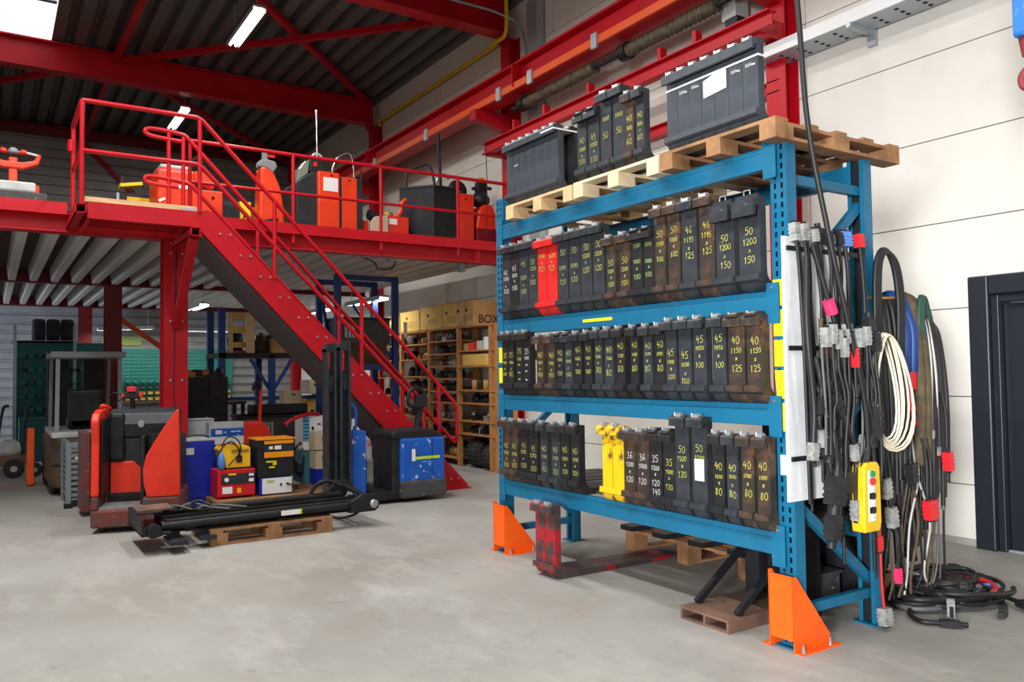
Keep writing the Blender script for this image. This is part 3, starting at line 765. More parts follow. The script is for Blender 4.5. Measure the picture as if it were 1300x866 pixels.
# ------------------------------------------------------------------ pallets
def pallet(name, label, x0, x1, y0, y1, z, h, wood, nb=5, group=None, along='x', axes3=True, rz=0):
    """deck boards run along y on stringers; runners along x with blocks"""
    t = thing(name, label, 'pallet', ((x0 + x1) / 2, (y0 + y1) / 2, z), group=group)
    a = .018
    L, Wd = x1 - x0, y1 - y0
    if along == 'x':
        for i in range(nb):
            c = x0 + .05 + (L - .1) * i / (nb - 1)
            MB().box(c - .05, c + .05, y0, y1, z + h - a, z + h).build('deck_board', wood, t)
        for yc in (y0 + .05, (y0 + y1) / 2, y1 - .05):
            MB().box(x0, x1, yc - .05, yc + .05, z + h - 2 * a, z + h - a).build('stringer_board', wood, t)
            MB().box(x0, x1, yc - .05, yc + .05, z, z + a).build('runner_board', wood, t)
            for xc in (x0 + .07, (x0 + x1) / 2, x1 - .07): MB().box(xc - .07, xc + .07, yc - .05, yc + .05, z + a, z + h - 2 * a).build('block', wood, t)
    else:
        for i in range(nb):
            c = y0 + .05 + (Wd - .1) * i / (nb - 1)
            MB().box(x0, x1, c - .05, c + .05, z + h - a, z + h).build('deck_board', wood, t)
        for xc in (x0 + .05, (x0 + x1) / 2, x1 - .05):
            MB().box(xc - .05, xc + .05, y0, y1, z + h - 2 * a, z + h - a).build('stringer_board', wood, t)
        for yc in (y0 + .05, (y0 + y1) / 2, y1 - .05):
            MB().box(x0, x1, yc - .05, yc + .05, z, z + a).build('runner_board', wood, t)
            for xc in (x0 + .07, (x0 + x1) / 2, x1 - .07): MB().box(xc - .07, xc + .07, yc - .05, yc + .05, z + a, z + h - 2 * a).build('block', wood, t)
    return t
pallet('pallet', 'old brown wooden pallet at the top right of the rack under seven grey forks', 3.26, 4.33, 2.585, 3.405, 2.552, .105, 'wood_old')
pallet('pallet', 'pale new wooden pallet at the top middle of the rack', 3.27, 4.25, 3.43, 4.245, 2.552, .105, 'wood_pale')
pallet('pallet', 'light wooden pallet at the top left of the rack under strapped forks', 3.28, 4.25, 4.275, 5.1, 2.552, .105, 'wood_new')
pallet('pallet', 'dark grimy pallet carrying black steel under the bottom rack beam', 4.2, 5.1, 3.62, 4.85, .0, .16, 'wood_old', 6)
for i in range(4):
    o = MB().box(4.14, 5.2, 3.62 + .36 * i, 3.62 + .36 * i + .14, .163, .20).build('black_bar', 'black_steel'); tag(o, 'flat black steel bar lying on the dark pallet under the rack', 'bar', 'black bars on the floor pallet')
# boards lying on the lowest level
for i in range(3):
    o = MB().box(3.46 + .2 * i, 3.6 + .2 * i, 3.95, 4.5, .567, .585).build('loose_board', 'wood_dark'); tag(o, 'grey brown board lying across the lowest shelf gap between the forks', 'board', 'boards on the lowest shelf')

# ------------------------------------------------------------------ forks
def fork(label, x, y, z, w, h, m, lines=(), chalk='chalk_yellow', style=0, gap=.004, blade=.95, tz=None, group=None, hookm=None, latch=True, wt=.0028, slope=False):
    """fork standing on its blade: shank faces -x with an upper and a lower carriage hook"""
    t = thing('fork', label, 'fork', (x, y, z), group=group)
    hw = w / 2
    prof = [(0, h - .005), (0, .06)] + [(.06 - .06 * math.sin(a), .06 - .06 * math.cos(a)) for a in (1.2, .8, .4, 0)] + [(blade * .75, 0), (blade, .012), (blade, .02), (.13, .045)] + \
           [(.105 - .055 * math.sin(a), .1 - .055 * math.cos(a)) for a in (.3, .8, 1.3)] + [(.048, .12), (.048, h - .005)]
    MB().prism(prof, -hw, hw, 'y').build('shank_and_blade', m, t, local=True)
    hk = hookm or m; k = hw + gap
    if style == 0:      # block hook with lip
        pr = [(0, h), (-.018, h), (-.04, h - .012), (-.045, h - .02), (-.045, h - .062), (-.024, h - .062), (-.022, h - .04), (0, h - .036)]
    elif style == 1:    # tall flat plate
        pr = [(0, h + .005), (-.02, h + .005), (-.02, h - .025), (-.055, h - .025), (-.055, h - .11), (-.035, h - .11), (-.03, h - .06), (0, h - .06)]
    else:               # rounded cap
        pr = [(0, h), (-.016, h), (-.032, h - .01), (-.043, h - .028), (-.045, h - .062), (-.024, h - .062), (-.022, h - .042), (0, h - .038)]
    MB().prism(pr, -k, k, 'y').build('top_hook', hk, t, local=True)
    if style == 2:
        MB().prism([(-.02, h + .012), (.03, h + .012), (.03, h - .01), (-.05, h - .01)], -k * .75, k * .75, 'y').build('hook_cap', hk, t, local=True)
    MB().prism([(0, .083), (-.008, .083), (-.012, .094), (-.026, .09), (-.028, .06), (-.014, .052), (.008, .046)], -k, k, 'y').build('bottom_hook', hk, t, local=True)
    if latch:
        if style == 1:
            MB().tube([(-.012, -.02, h + .004), (-.012, -.02, h + .03), (-.012, .02, h + .03), (-.012, .02, h + .004)], .004, 5).build('latch', 'latch_steel', t, local=True)
        else:
            MB().prism([(-.034, h - .01), (-.03, h + .008), (-.012, h + .014), (.0, h + .006), (0, h - .01)], -hw * .45, hw * .35, 'y').cyl((-.022, hw * .55, h - .01), (-.022, hw * .55, h + .016), .007, 6).build('latch', 'latch_steel', t, local=True)
    if lines:
        zz = (h - .16) if tz is None else tz
        rn = random.Random(int(y * 1000) + int(z * 100))
        mb = MB()
        for i, s in enumerate(lines):
            hh = min(.04 if len(s) < 3 else .036, .68 * w / (max(len(s), 1) * .70))
            if s == 'x': hh = .026
            scribble(mb, s, 0 + (rn.random() - .5) * .006, zz + (rn.random() - .5) * .01 - (.0 if not slope else 0), hh, -.0015, wt, rn)
            zz -= hh * .6 + .03
        if mb.v: tag(mb.build('chalk_marking', chalk, t, local=True), None, None, None, 'stuff')
    return t

G, LT, D, B, RD, YL = 'fork_grey', 'fork_light', 'fork_dark', 'fork_brown', 'fork_red', 'fork_yellow'
COLN = {G: 'grey', LT: 'slate grey', D: 'blackish', B: 'rust-brown', RD: 'bright red', YL: 'yellow'}
CHN = {'chalk_yellow': 'yellow', 'chalk_white': 'white', 'chalk_pale': 'faint green'}
def row(data, z, tops, where, group):
    n = len(data)
    for i, (y, w, m, lines, ch, stl, tz) in enumerate(data):
        txt = ' '.join(lines).replace('~', '').strip()
        pl = ORD[i] if i < 12 else ORD[n - 1 - i]
        side = 'left' if i < 12 else 'right'
        if i >= 12 and i == n - 1: pos_ = 'last on the right'
        else: pos_ = '%s from %s' % (pl, side)
        lb = '%s fork%s, %s, %s' % (COLN[m], (' marked ' + txt) if txt else '', pos_, where)
        fork(lb, 3.32, y, z, w, tops[i] - z, m, lines, ch, stl, tz=tz, group=group, latch=True)
Y_, Wc, P_ = 'chalk_yellow', 'chalk_white', 'chalk_pale'
T = lambda *a: a
r2 = [(5.171, .112, G, T('40', '1000', 'x', '100'), Wc, 0, .36), (5.052, .112, D, T('45', '1000', 'x', '100'), Wc, 0, .38), (4.929, .118, G, T('45', '', '1200', 'x', '100'), P_, 0, .4), (4.806, .112, G, T('50', '1200', 'x', '100'), P_, 0, .4),
      (4.688, .112, RD, T('1000', 'x', '125'), Y_, 0, .42), (4.568, .116, RD, T('1000', 'x', '125'), Y_, 0, .42), (4.443, .114, G, T('50', '', '1090', 'x', '120'), P_, 0, .42), (4.311, .118, G, T('50', '', '1090', 'x', '120'), P_, 0, .42),
      (4.183, .118, G, T('50', '1200', 'x', '120'), Y_, 0, .42), (4.053, .114, G, T('50', '1200', 'x', '120'), Y_, 0, .42), (3.93, .09, B, T('50', '1200', 'x', '100'), P_, 0, .29), (3.797, .098, B, T('50', '1200', 'x', '100'), Y_, 0, .29),
      (3.683, .096, D, T('1200', '', '1000', 'x', '100'), P_, 2, .36), (3.579, .09, D, T('1200', '', '1000', 'x', '100'), P_, 2, .36), (3.481, .094, B, T('50', '1200', 'x', '100'), Y_, 0, .40), (3.365, .096, B, T('50', '1200', 'x', '100'), Y_, 0, .41),
      (3.244, .115, G, T('46', '1195', 'x', '125'), Y_, 0, .39), (3.11, .112, B, T('46', '1195', 'x', '125'), Y_, 0, .40), (2.98, .125, G, T('50', '1200', 'x', '150'), Y_, 1, .31), (2.814, .138, G, T('50', '1200', 'x', '150'), Y_, 1, .32)]
row(r2, 1.80, [2.36] * 4 + [2.345] * 2 + [2.355] * 4 + [2.255] * 4 + [2.362] * 4 + [2.30] * 2, 'upper shelf of the rack', 'forks on the second shelf')
r3 = [(5.199, .078, D, T('35', '1200', 'x', '100'), Y_, 0, .30), (5.114, .08, D, T('35', '1000', 'x', '80'), Y_, 0, .30), (5.0, .088, D, T('35', '1000', '~', '~', '~', '~'), Y_, 0, .33), (4.903, .09, D, T('35', '1000', '~', '~', '~', '~'), Wc, 0, .33),
      (4.729, .09, B, T('40', '1000', 'x', '100'), Y_, 0, .30), (4.594, .09, B, T('40', '1000', 'x', '100'), Y_, 0, .29), (4.491, .088, D, T('40', '1000', 'x', '100'), P_, 2, .31), (4.392, .086, G, T('40', '1000', 'x', '100'), P_, 2, .30), (4.289, .088, D, T('40', '1000', 'x', '100'), Y_, 0, .32), (4.176, .08, D, T('40', '1000', 'x', '100'), Y_, 0, .32),
      (4.07, .078, G, T('40', '1000', 'x', '80'), Y_, 0, .32), (3.963, .084, G, T('40', '1100', 'x', '80'), Y_, 0, .31), (3.85, .083, D, T('40', '1150', 'x', '80'), Y_, 0, .33), (3.721, .073, D, T('40', '1150', 'x', '80'), Y_, 0, .33), (3.603, .078, G, T('40', '1090', 'x', '80'), P_, 0, .33), (3.497, .081, D, T('40', '1090', 'x', '80'), Y_, 0, .33),
      (3.406, .086, G, T('45', '1000', 'x', '100'), Y_, 0, .28), (3.294, .097, G, T('45', '1000', 'x', '100'), Y_, 0, .26), (3.18, .095, G, T('45', '1090', 'x', '100'), Y_, 0, .35), (3.039, .095, G, T('45', '1090', 'x', '100'), Y_, 0, .35), (2.918, .11, B, T('40', '1150', 'x', '125'), Y_, 2, .33), (2.794, .107, B, T('40', '1150', 'x', '125'), Y_, 2, .33)]
row(r3, 1.22, [1.695] * 4 + [1.658] * 6 + [1.668] * 6 + [1.69] * 4 + [1.685] * 2, 'middle shelf of the rack', 'forks on the third shelf')
r4 = [(5.196, .104, B, T('40', '1000', 'x', '100'), Y_, 0, .27), (5.086, .104, B, T('40', '1000', 'x', '100'), Y_, 0, .27), (4.958, .11, D, T('45', '1090', 'x', '100'), Y_, 0, .29), (4.833, .12, D, T('45', '1090', 'x', '100'), Y_, 0, .28), (4.698, .09, G, T('40', '1150', 'x', '80'), P_, 0, .28), (4.558, .098, G, T('40', '1150', 'x', '80'), P_, 0, .28), (4.448, .095, D, T('40', '1090', 'x', '100'), Y_, 0, .29), (4.335, .095, D, T('40', '1090', 'x', '100'), Y_, 0, .29),
      (3.998, .094, YL, (), Y_, 0, None), (3.891, .1, YL, (), Y_, 0, None), (3.783, .104, B, T('36', '1200', 'x', '120', '', '~'), Wc, 0, .31), (3.666, .11, B, T('36', '1000', 'x', '120'), Wc, 0, .31),
      (3.553, .106, D, T('35', '1200', 'x', '120', '140'), Wc, 2, .31), (3.439, .095, D, T('35', '1000', 'x', '120'), Y_, 2, .30), (3.334, .108, G, T('50', '1200', 'x', '120'), Y_, 0, .38), (3.2, .11, G, T('50', '1200', 'x', '120'), Y_, 0, .40), (3.06, .08, D, T('40', '1090', 'x', '80'), Y_, 0, .31), (2.964, .077, G, T('40', '1090', 'x', '80'), Y_, 0, .31), (2.861, .081, B, T('40', '1000', 'x', '80'), Y_, 0, .33), (2.759, .081, B, T('40', '1000', 'x', '80'), Y_, 0, .33)]
row(r4, .565, [1.038] * 8 + [1.055] * 2 + [1.035] * 2 + [1.045] * 2 + [1.14] * 2 + [1.058] * 4, 'lowest shelf of the rack', 'forks on the lowest shelf')
MB_ = MB().box(3.316, 3.3185, 3.165, 3.235, .78, .90); o = MB_.build('paper_note', 'paper_white'); tag(o, 'small white paper note taped to the tall fork on the lowest shelf', 'note')
# tops
tR = [(3.356, .087), (3.264, .092), (3.173, .086), (3.08, .094), (2.981, .097), (2.883, .094), (2.783, .1)]
for i, (y, w) in enumerate(tR):
    fork('new slate grey fork on the top right pallet, %s from the left of seven' % ORD[i], 3.32, y, 2.66, w, .46, LT, ('1200mm',) if i in (1, 2, 3, 4, 5, 6) else (), 'chalk_white', 0, gap=.002, tz=.33, group='strapped new forks on the top right pallet', wt=.0035)
o = MB().add([(3.3165, 3.11, 2.905), (3.3165, 2.945, 2.92), (3.3165, 2.945, 3.02), (3.3165, 2.99, 3.035), (3.3165, 3.11, 3.0)], [(0, 1, 2, 3, 4)]).add([(3.3185, 3.11, 2.905), (3.3185, 2.945, 2.92), (3.3185, 2.945, 3.02), (3.3185, 2.99, 3.035), (3.3185, 3.11, 3.0)], [(4, 3, 2, 1, 0)]).build('delivery_note', 'paper_white')
tag(o, 'white delivery note in film on the top right forks', 'note')
o = MB().box(3.314, 3.3195, 2.73, 3.4, 3.022, 3.033).box(3.314, 3.37, 2.726, 2.731, 3.022, 3.033).build('strap', 'white_plastic'); tag(o, 'thin white strap round the seven top right forks', 'strap')
tM = [(4.208, .1, 3.125, G, T('40', '1000', 'x', '130'), 2, .28), (4.083, .112, 3.125, G, T('45', '1000', 'x', '130'), 2, .28), (3.958, .106, 3.195, G, T('1000', '', '50'), 0, .36), (3.828, .112, 3.195, G, T('1000', '', '50'), 0, .36), (3.73, .078, 3.125, B, T('40', '800', 'x', '60'), 0, .3), (3.632, .07, 3.125, G, T('40', '800', 'x', '60'), 0, .3)]
for i, (y, w, zt_, m, ln, stl, tz) in enumerate(tM):
    fork('%s fork marked %s on the top middle pallet, %s from the left' % (COLN[m], ' '.join(ln).replace('  ', ' '), ORD[i]), 3.32, y, 2.66, w, zt_ - 2.66, m, ln, 'chalk_yellow', stl, tz=tz, group='six forks on the top middle pallet')
tL = [(5.095, .094), (5.004, .08), (4.917, .09), (4.817, .104), (4.709, .106), (4.61, .087), (4.52, .088)]
for i, (y, w) in enumerate(tL):
    fork('new slate grey fork on the top left pallet, %s from the left of seven' % ORD[i], 3.32, y, 2.66, w, .475, LT, ('~~',) if i == 1 else (), 'chalk_white', 0, gap=.002, tz=.3, group='strapped new forks on the top left pallet')
for i in range(2):
    fork('dark fork standing behind the strapped top left forks, %s of two' % ('nearer' if i else 'farther'), 3.46, 4.62 - .1 * i, 2.66, .09, .475, 'fork_dark', (), group='forks behind the top left row', blade=.8)
o = MB().box(3.27, 3.2745, 4.47, 4.62, 3.09, 3.10).box(3.27, 3.52, 4.466, 4.471, 3.09, 3.10).build('strap', 'white_plastic'); tag(o, 'thin white strap round the top left forks', 'strap')
# red pair on the floor
for i, y in enumerate((4.455, 4.572)):
    fork('worn red fork standing on the floor under the rack, %s of the pair' % ('nearer' if i == 0 else 'farther'), 3.19, y, 0.002, .112, .5, 'fork_redworn', (), group='red forks on the floor', blade=1.15)

# steel bracket attachment on the floor
t = thing('steel_bracket', 'rusty steel fork attachment plate with black diagonal struts under the rack', 'attachment', (3.5, 3.15, 0))
MB().box(3.28, 3.9, 2.98, 3.33, .058, .072).build('top_plate', 'rust_plate', t)
MB().box(3.28, 3.9, 2.98, 3.33, 0, .012).build('bottom_plate', 'rust_plate', t)
for y in (2.98, 3.145, 3.315): MB().box(3.28, 3.9, y, y + .015, .012, .058).build('pocket_wall', 'rust_plate', t)
MB().box(3.9, 3.95, 2.9, 3.4, 0, .5).build('back_plate', 'black_steel', t)
for y in (3.01, 3.30): MB().bar((3.38, y, .08), (3.88, y, .42), .03, .035).build('strut', 'black_steel', t)
MB().box(3.72, 3.76, 3.14, 3.18, .07, .44).build('upright_post', 'black_steel', t)
# ================================================================== CABLE BOARD ON THE RACK END
t = thing('cable_board', 'white board fixed to the end of the blue rack behind hanging cables', 'board', (3.56, 2.59, .73))
MB().box(3.30, 3.82, 2.588, 2.602, .74, 2.06).build('board', 'board_white', t, bevel=.002)
for z in (2.0, 1.5, .95):
    MB().box(3.32, 3.9, 2.578, 2.588, z - .012, z + .012).build('hook_strip', 'black_steel', t)
RN = random.Random(11)
def plug(mb_parent, c, d, w, h, l, m, pins=True, nm='plug'):
    """connector block: axis d from c, with grip ribs and pins"""
    d = Vector(d).normalized(); a = Vector(c); b = a + d * l
    up = Vector((0, 1, 0)) if abs(d.y) < .7 else Vector((0, 0, 1))
    q = MB().bar(a, b, w, h, up)
    for k in range(3):
        s = a + d * (l * (.2 + .22 * k)); q.bar(s, s + d * (l * .1), w * 1.12, h * 1.12, up)
    o = q.build(nm, m, mb_parent)
    if m == 'black_plastic': MB().cyl(b, b + d * l * .35, w * .32, 8).cyl(a, a - d * l * .25, w * .25, 8).build('collar', m, o)
    if pins: MB().bar(b, b + d * .012, w * .62, h * .55, up).build('contact', 'slot_dark', o)
    return o
def cable(name, label, pts, r, m, group=None, plugs=(), k=5, n=6, cat='cable'):
    P = spline(pts, k)
    xs = [p.x for p in P]; ys = [p.y for p in P]; zs = [p.z for p in P]
    t = thing(name, label, cat, ((min(xs) + max(xs)) / 2, (min(ys) + max(ys)) / 2, min(zs)), group=group)
    MB().tube(P, r, n).build('cord', m, t)
    for (end, w, h, l, pm) in plugs:
        if end == 'tail': plug(t, P[-1], P[-1] - P[-2], w, h, l, pm)
        elif end == 'head': plug(t, P[0], P[0] - P[1], w, h, l, pm)
    return t
CB = 'black_plastic'
# upper row: plugs at the top strip, cords falling behind the lower row
up = [(3.345, 'plug_grey', .05, .14, 1.30), (3.385, 'plug_grey', .05, .13, 1.12), (3.43, 'plug_grey', .045, .10, .98), (3.465, 'plug_grey', .04, .1, 1.2), (3.53, CB, .055, .12, 1.5), (3.575, CB, .05, .09, 1.62),
      (3.62, 'plug_grey', .035, .08, 1.2), (3.66, CB, .05, .1, 1.3), (3.74, 'plug_blue', .1, .12, 1.35), (3.84, 'plug_red', .05, .11, 1.7)]
cn = {'plug_grey': 'grey', CB: 'black', 'plug_blue': 'light blue', 'plug_red': 'red', 'plug_pink': 'pink'}
for i, (x, pm, w, l, drop) in enumerate(up):
    y = 2.545 - .018 * (i % 2)
    pts = [(x, y, 2.03), (x + .004, y - .01, 1.9), (x + RN.uniform(-.01, .03), y - .015, 1.7), (x + RN.uniform(.0, .05), y - .01, 1.4), (x + RN.uniform(.0, .06), y, 2.03 - drop)]
    cable('hanging_cable', 'black cable with %s plug, top row of white board, %s from left' % (cn[pm], ORD[i]), pts, .009 if w < .06 else .012, 'cable_black', 'cables on the white board', [('head', w * .85, .04, l * .65, pm)])
    if i % 3: continue
    pts2 = [(p[0] + .022, p[1] + .006, p[2] - .01 * j) for j, p in enumerate(pts)]
    cable('hanging_cable', 'thin black cord beside top row plug, %s from left' % ORD[i], pts2, .008, 'cable_black', 'thin cords on the white board')
# middle row
md = [(3.395, 'plug_grey', .045), (3.425, 'plug_grey', .045), (3.485, 'plug_grey', .04), (3.515, 'plug_grey', .035), (3.565, 'plug_grey', .04), (3.60, 'plug_red', .025), (3.665, 'plug_grey', .04), (3.70, 'plug_grey', .045), (3.745, CB, .07), (3.775, CB, .055)]
for i, (x, pm, w) in enumerate(md):
    y = 2.425 - .012 * (i % 2)
    zb = [.98, 1.1, .86, .92, 1.02, 1.22, .9, 1.0, 1.05, .8][i]
    dzz = [.0, .015, -.01, -.05, .02, -.1, .0, .01, .05, -.02][i]
    pts = [(x, y, 1.50 + dzz), (x + .003, y, 1.4 + dzz), (x + RN.uniform(-.03, .03), y - .01, 1.25), (x + RN.uniform(-.03, .04), y, zb + .1), (x + RN.uniform(-.02, .04), y, zb)]
    cable('hanging_cable', 'black cable with %s plug, middle row of white board, %s from left' % (cn[pm], ORD[i]), pts, .009, 'cable_black', 'cables in the middle row', [('head', w * .8, .04, .095, pm)])
    if i % 2 == 0: cable('hanging_cable', 'thin grey cord below the middle row plug, %s from the left' % ORD[i], [(p[0] - .02, p[1] + .012, p[2]) for p in pts], .007, 'cable_grey' if i % 3 == 0 else 'cable_black', 'thin cords in the middle row')
# long ones ending in connectors low on the board
low = [(3.325, 1.95, 1.04, .016, 'plug_grey', (.05, .05, .1)), (3.375, 1.45, 1.26, .012, CB, (.055, .05, .1)), (3.43, 1.42, 1.27, .016, CB, (.07, .07, .15)), (3.385, 1.35, 1.1, .012, 'plug_grey', (.045, .05, .1)), (3.44, 1.5, 1.05, .013, CB, (.085, .05, .1)),
       (3.46, 1.2, .87, .016, CB, (.13, .07, .16)), (3.47, 1.15, .68, .014, CB, (.085, .07, .14)), (3.55, 1.42, 1.12, .014, CB, (.07, .05, .14)), (3.60, 1.45, 1.02, .012, 'plug_grey', (.04, .04, .1)), (3.585, 1.4, .88, .014, CB, (.1, .06, .12)), (3.63, 1.1, .74, .012, 'plug_grey', (.06, .05, .12)),
       (3.77, 1.42, 1.2, .014, CB, (.1, .08, .18)), (3.75, 1.3, 1.05, .016, 'plug_grey', (.07, .05, .1)), (3.72, 1.35, 1.06, .01, 'plug_grey', (.04, .03, .09)), (3.76, 1.3, .82, .012, CB, (.07, .04, .1)), (3.78, 1.5, .95, .02, CB, (.04, .04, .05))]
for i, (x, z0, z1, r, pm, sz) in enumerate(low):
    y = 2.462 - .014 * (i % 3)
    dx = RN.uniform(-.03, .03)
    cable('hanging_cable', 'thick black cable before the board ending in %s connector, %s from left' % (cn[pm], ORD[i]), [(x - dx, y + .03, z0), (x + dx, y, z0 * .6 + z1 * .4), (x - dx * .5, y, z1 * .8 + z0 * .2), (x, y, z1)], r, 'cable_black', 'cables ending low on the board', [('tail', sz[0] * .8, sz[1] * .8, sz[2] * .85, pm)])
cable('hanging_cable', 'black cable with pink tape across the upper board', [(3.37, 2.47, 2.0), (3.44, 2.46, 1.8), (3.50, 2.45, 1.62), (3.55, 2.45, 1.45), (3.57, 2.45, 1.3)], .014, 'cable_black', None)
o = MB().cyl((3.445, 2.445, 1.73), (3.475, 2.445, 1.665), .03, 10).build('pink_tape', 'plug_pink'); tag(o, 'pink tape roll wrapped round a cable on the board', 'tape')
for i, (x, z) in enumerate(((3.405, 1.64), (3.43, 1.6), (3.46, 1.58))):
    cable('battery_clamp', 'brown battery clamp hanging on the upper board, %s of three' % ORD[i], [(x, 2.46, z), (x - .005, 2.455, z - .06), (x + .01, 2.455, z - .13)], [.012] * 10 + [.014], 'cable_brown' if i != 1 else 'cable_red', 'battery clamps', cat='clamp')
# ------------------------------------------------------------------ yellow pendant control
cable('pendant_cable', 'long black cable hanging from the roof to the yellow control pendant', [(3.05, 2.5, 6.76), (3.2, 2.5, 4.6), (3.3, 2.47, 3.22), (3.33, 2.45, 2.6), (3.42, 2.42, 2.08), (3.53, 2.41, 1.68), (3.66, 2.41, 1.25), (3.70, 2.42, 1.0), (3.70, 2.43, .93)], .014, 'cable_black', k=8)
t = thing('control_pendant', 'yellow hanging crane control pendant with round push buttons', 'control pendant', (3.69, 2.44, .58))
MB().prism([(3.63, .58), (3.755, .58), (3.77, .62), (3.765, .9), (3.745, .925), (3.655, .925), (3.635, .9), (3.625, .62)], 2.40, 2.475, 'y').build('housing', 'pendant_yellow', t, bevel=.008)
MB().cyl((3.70, 2.44, .925), (3.70, 2.44, 1.0), .022, 10, .015).build('gland', 'black_plastic', t)
MB().box(3.66, 3.715, 2.3965, 2.4005, .635, .885).build('button_plate', 'white_plastic', t)
for i, (z, mm) in enumerate(((.87, 'button_green'), (.832, 'button_red'), (.795, 'white_plastic'), (.76, 'black_plastic'), (.725, 'white_plastic'), (.69, 'black_plastic'), (.655, 'white_plastic'))):
    b = MB().cyl((3.687, 2.3965, z), (3.687, 2.386, z), .0165 if i != 1 else .019, 12).build('button', mm, t)
    if mm == 'white_plastic': MB().cyl((3.687, 2.3862, z), (3.687, 2.383, z), .0095, 10).build('button_mark', 'light_grey', b)
    if mm == 'black_plastic': MB().box(3.664, 3.711, 2.393, 2.397, z - .015, z + .015).build('button_surround', 'black_plastic', b)

# ------------------------------------------------------------------ cables draped over an arm behind the rack
t = thing('cable_bracket', 'steel arm beside the rack end carrying draped cables', 'bracket', (4.6, 2.72, 1.7))
MB().tube([(4.1, 2.7, 1.70), (4.5, 2.72, 1.74), (4.84, 2.74, 1.66)], .018, 8).build('arm', 'rack_blue', t)
MB().bar((4.11, 2.7, 1.35), (4.55, 2.72, 1.70), .025, .025).build('stay', 'rack_blue', t)
MB().cyl((4.05, 2.62, 1.78), (4.3, 2.62, 1.79), .008, 6).build('peg', 'gold_part', t)
def drape(x, zt, zf, zb, r, m, label, group, spread=.09, sway=.03, plugs=()):
    s = RN.uniform(-sway, sway); yc = 2.71; x = 4.1 + (x - 4.1) * .82
    pts = [(x + s, yc - spread, zf), (x + s * .6, yc - spread - .01, (zf + zt) / 2), (x + s * .2, yc - spread * .8, zt - .12), (x, yc - spread * .35, zt - .015), (x, yc + spread * .35, zt - .015), (x - s * .2, yc + spread * .8, zt - .12), (x - s, yc + spread, zb)]
    return cable('draped_cable', label, pts, r, m, group, plugs)
def ztop(x): return 1.80 - .25 * max(0, (x - 4.6)) - .5 * max(0, x - 4.8)
gA = 'cables draped over the arm'
for i in range(4):
    x = 4.2 + .03 * i
    drape(x, ztop(x), RN.uniform(.55, .9), RN.uniform(.5, .9), .014, 'cable_black', 'black cable draped behind the beige rope coil, %s from the left' % ORD[i], gA)
for i in range(2):
    x = 4.445 + .07 * i
    tt = drape(x, ztop(x) + .02, 1.36, 1.2, .03, 'cable_blue', 'thick blue cable with red clamp, %s of the pair on the arm' % ('left' if i == 0 else 'right'), gA, .09, .015)
    p = V(4.1 + (x - 4.1) * .82, 2.62, 1.36)
    q = MB().cyl((p.x, p.y, 1.37), (p.x, p.y, 1.27), .028, 10)
    q.tube(spline([(p.x - .01, p.y, 1.27), (p.x - .05, p.y - .01, 1.22), (p.x - .03, p.y - .01, 1.17), (p.x + .03, p.y - .01, 1.15), (p.x + .05, p.y - .01, 1.09), (p.x - .01, p.y - .01, 1.07)]), .014, 6)
    q.build('clamp', 'plug_red', tt)
for i in range(3):
    x = 4.36 + .035 * i
    drape(x, ztop(x), RN.uniform(.7, 1.0), .8, .018, 'cable_black', 'thick black cable left of the blue pair, %s from the left' % ORD[i], gA)
for i, x in enumerate((4.58, 4.64)):
    drape(x, ztop(x) + .015, .84, .9, .034, 'cable_brown', 'thick brown canvas hose on the arm, %s one' % ('left' if i == 0 else 'right'), gA, .1, .012)
for i in range(3):
    x = 4.58 + .02 * i
    cable('draped_cable', 'green cable loop near the right end of the arm, %s of three' % ORD[i], [(x - .06, 2.6, ztop(x) - .35), (x - .08, 2.6, ztop(x) - .12), (x - .02, 2.62, ztop(x) + .01), (x + .06, 2.64, ztop(x) - .08), (x + .07, 2.63, ztop(x) - .3), (x + .0, 2.61, ztop(x) - .42), (x - .06, 2.6, ztop(x) - .35)], .013, 'cable_green', 'green cable loops')
for i in range(14):
    x = 4.68 + .019 * i
    m_ = 'cable_black' if i % 5 else 'cable_grey'
    drape(x, ztop(x), RN.uniform(.55, 1.0), RN.uniform(.5, .9), RN.uniform(.009, .016), m_, '%s cable draped at the right end of the arm, %s from the left' % ('black' if m_ == 'cable_black' else 'grey', ORD[i]), gA, .1, .02)
for i in range(2):
    x = 4.72 + .03 * i
    drape(x, ztop(x), 1.03 - .1 * i, .9, .008, 'cable_white', 'white cable on the arm, %s one' % ('longer' if i else 'shorter'), gA, .11, .02, [('head', .03, .03, .05, 'plug_grey')])
# dense black mass behind: thick battery leads hung close together
for i in range(20):
    x = 4.14 + .034 * i
    m_ = 'cable_black' if i % 7 != 3 else 'cable_brown'
    cable('battery_lead', '%s battery lead in the dense mass behind draped cables, %s from left' % ('black' if m_ == 'cable_black' else 'brown', ORD[i]), [(x + RN.uniform(-.03, .03), 2.76, .16 + RN.uniform(0, .35)), (x + RN.uniform(-.03, .03), 2.78, .7), (x, 2.77, 1.2), (x, 2.75, ztop(x) - .1), (x, 2.73, ztop(x) - .01), (x, 2.70, ztop(x) - .06), (x + RN.uniform(-.02, .02), 2.675, 1.3), (x + RN.uniform(-.04, .04), 2.67, .55 + RN.uniform(-.1, .3))], RN.uniform(.02, .031), m_, 'battery leads behind the draped cables')
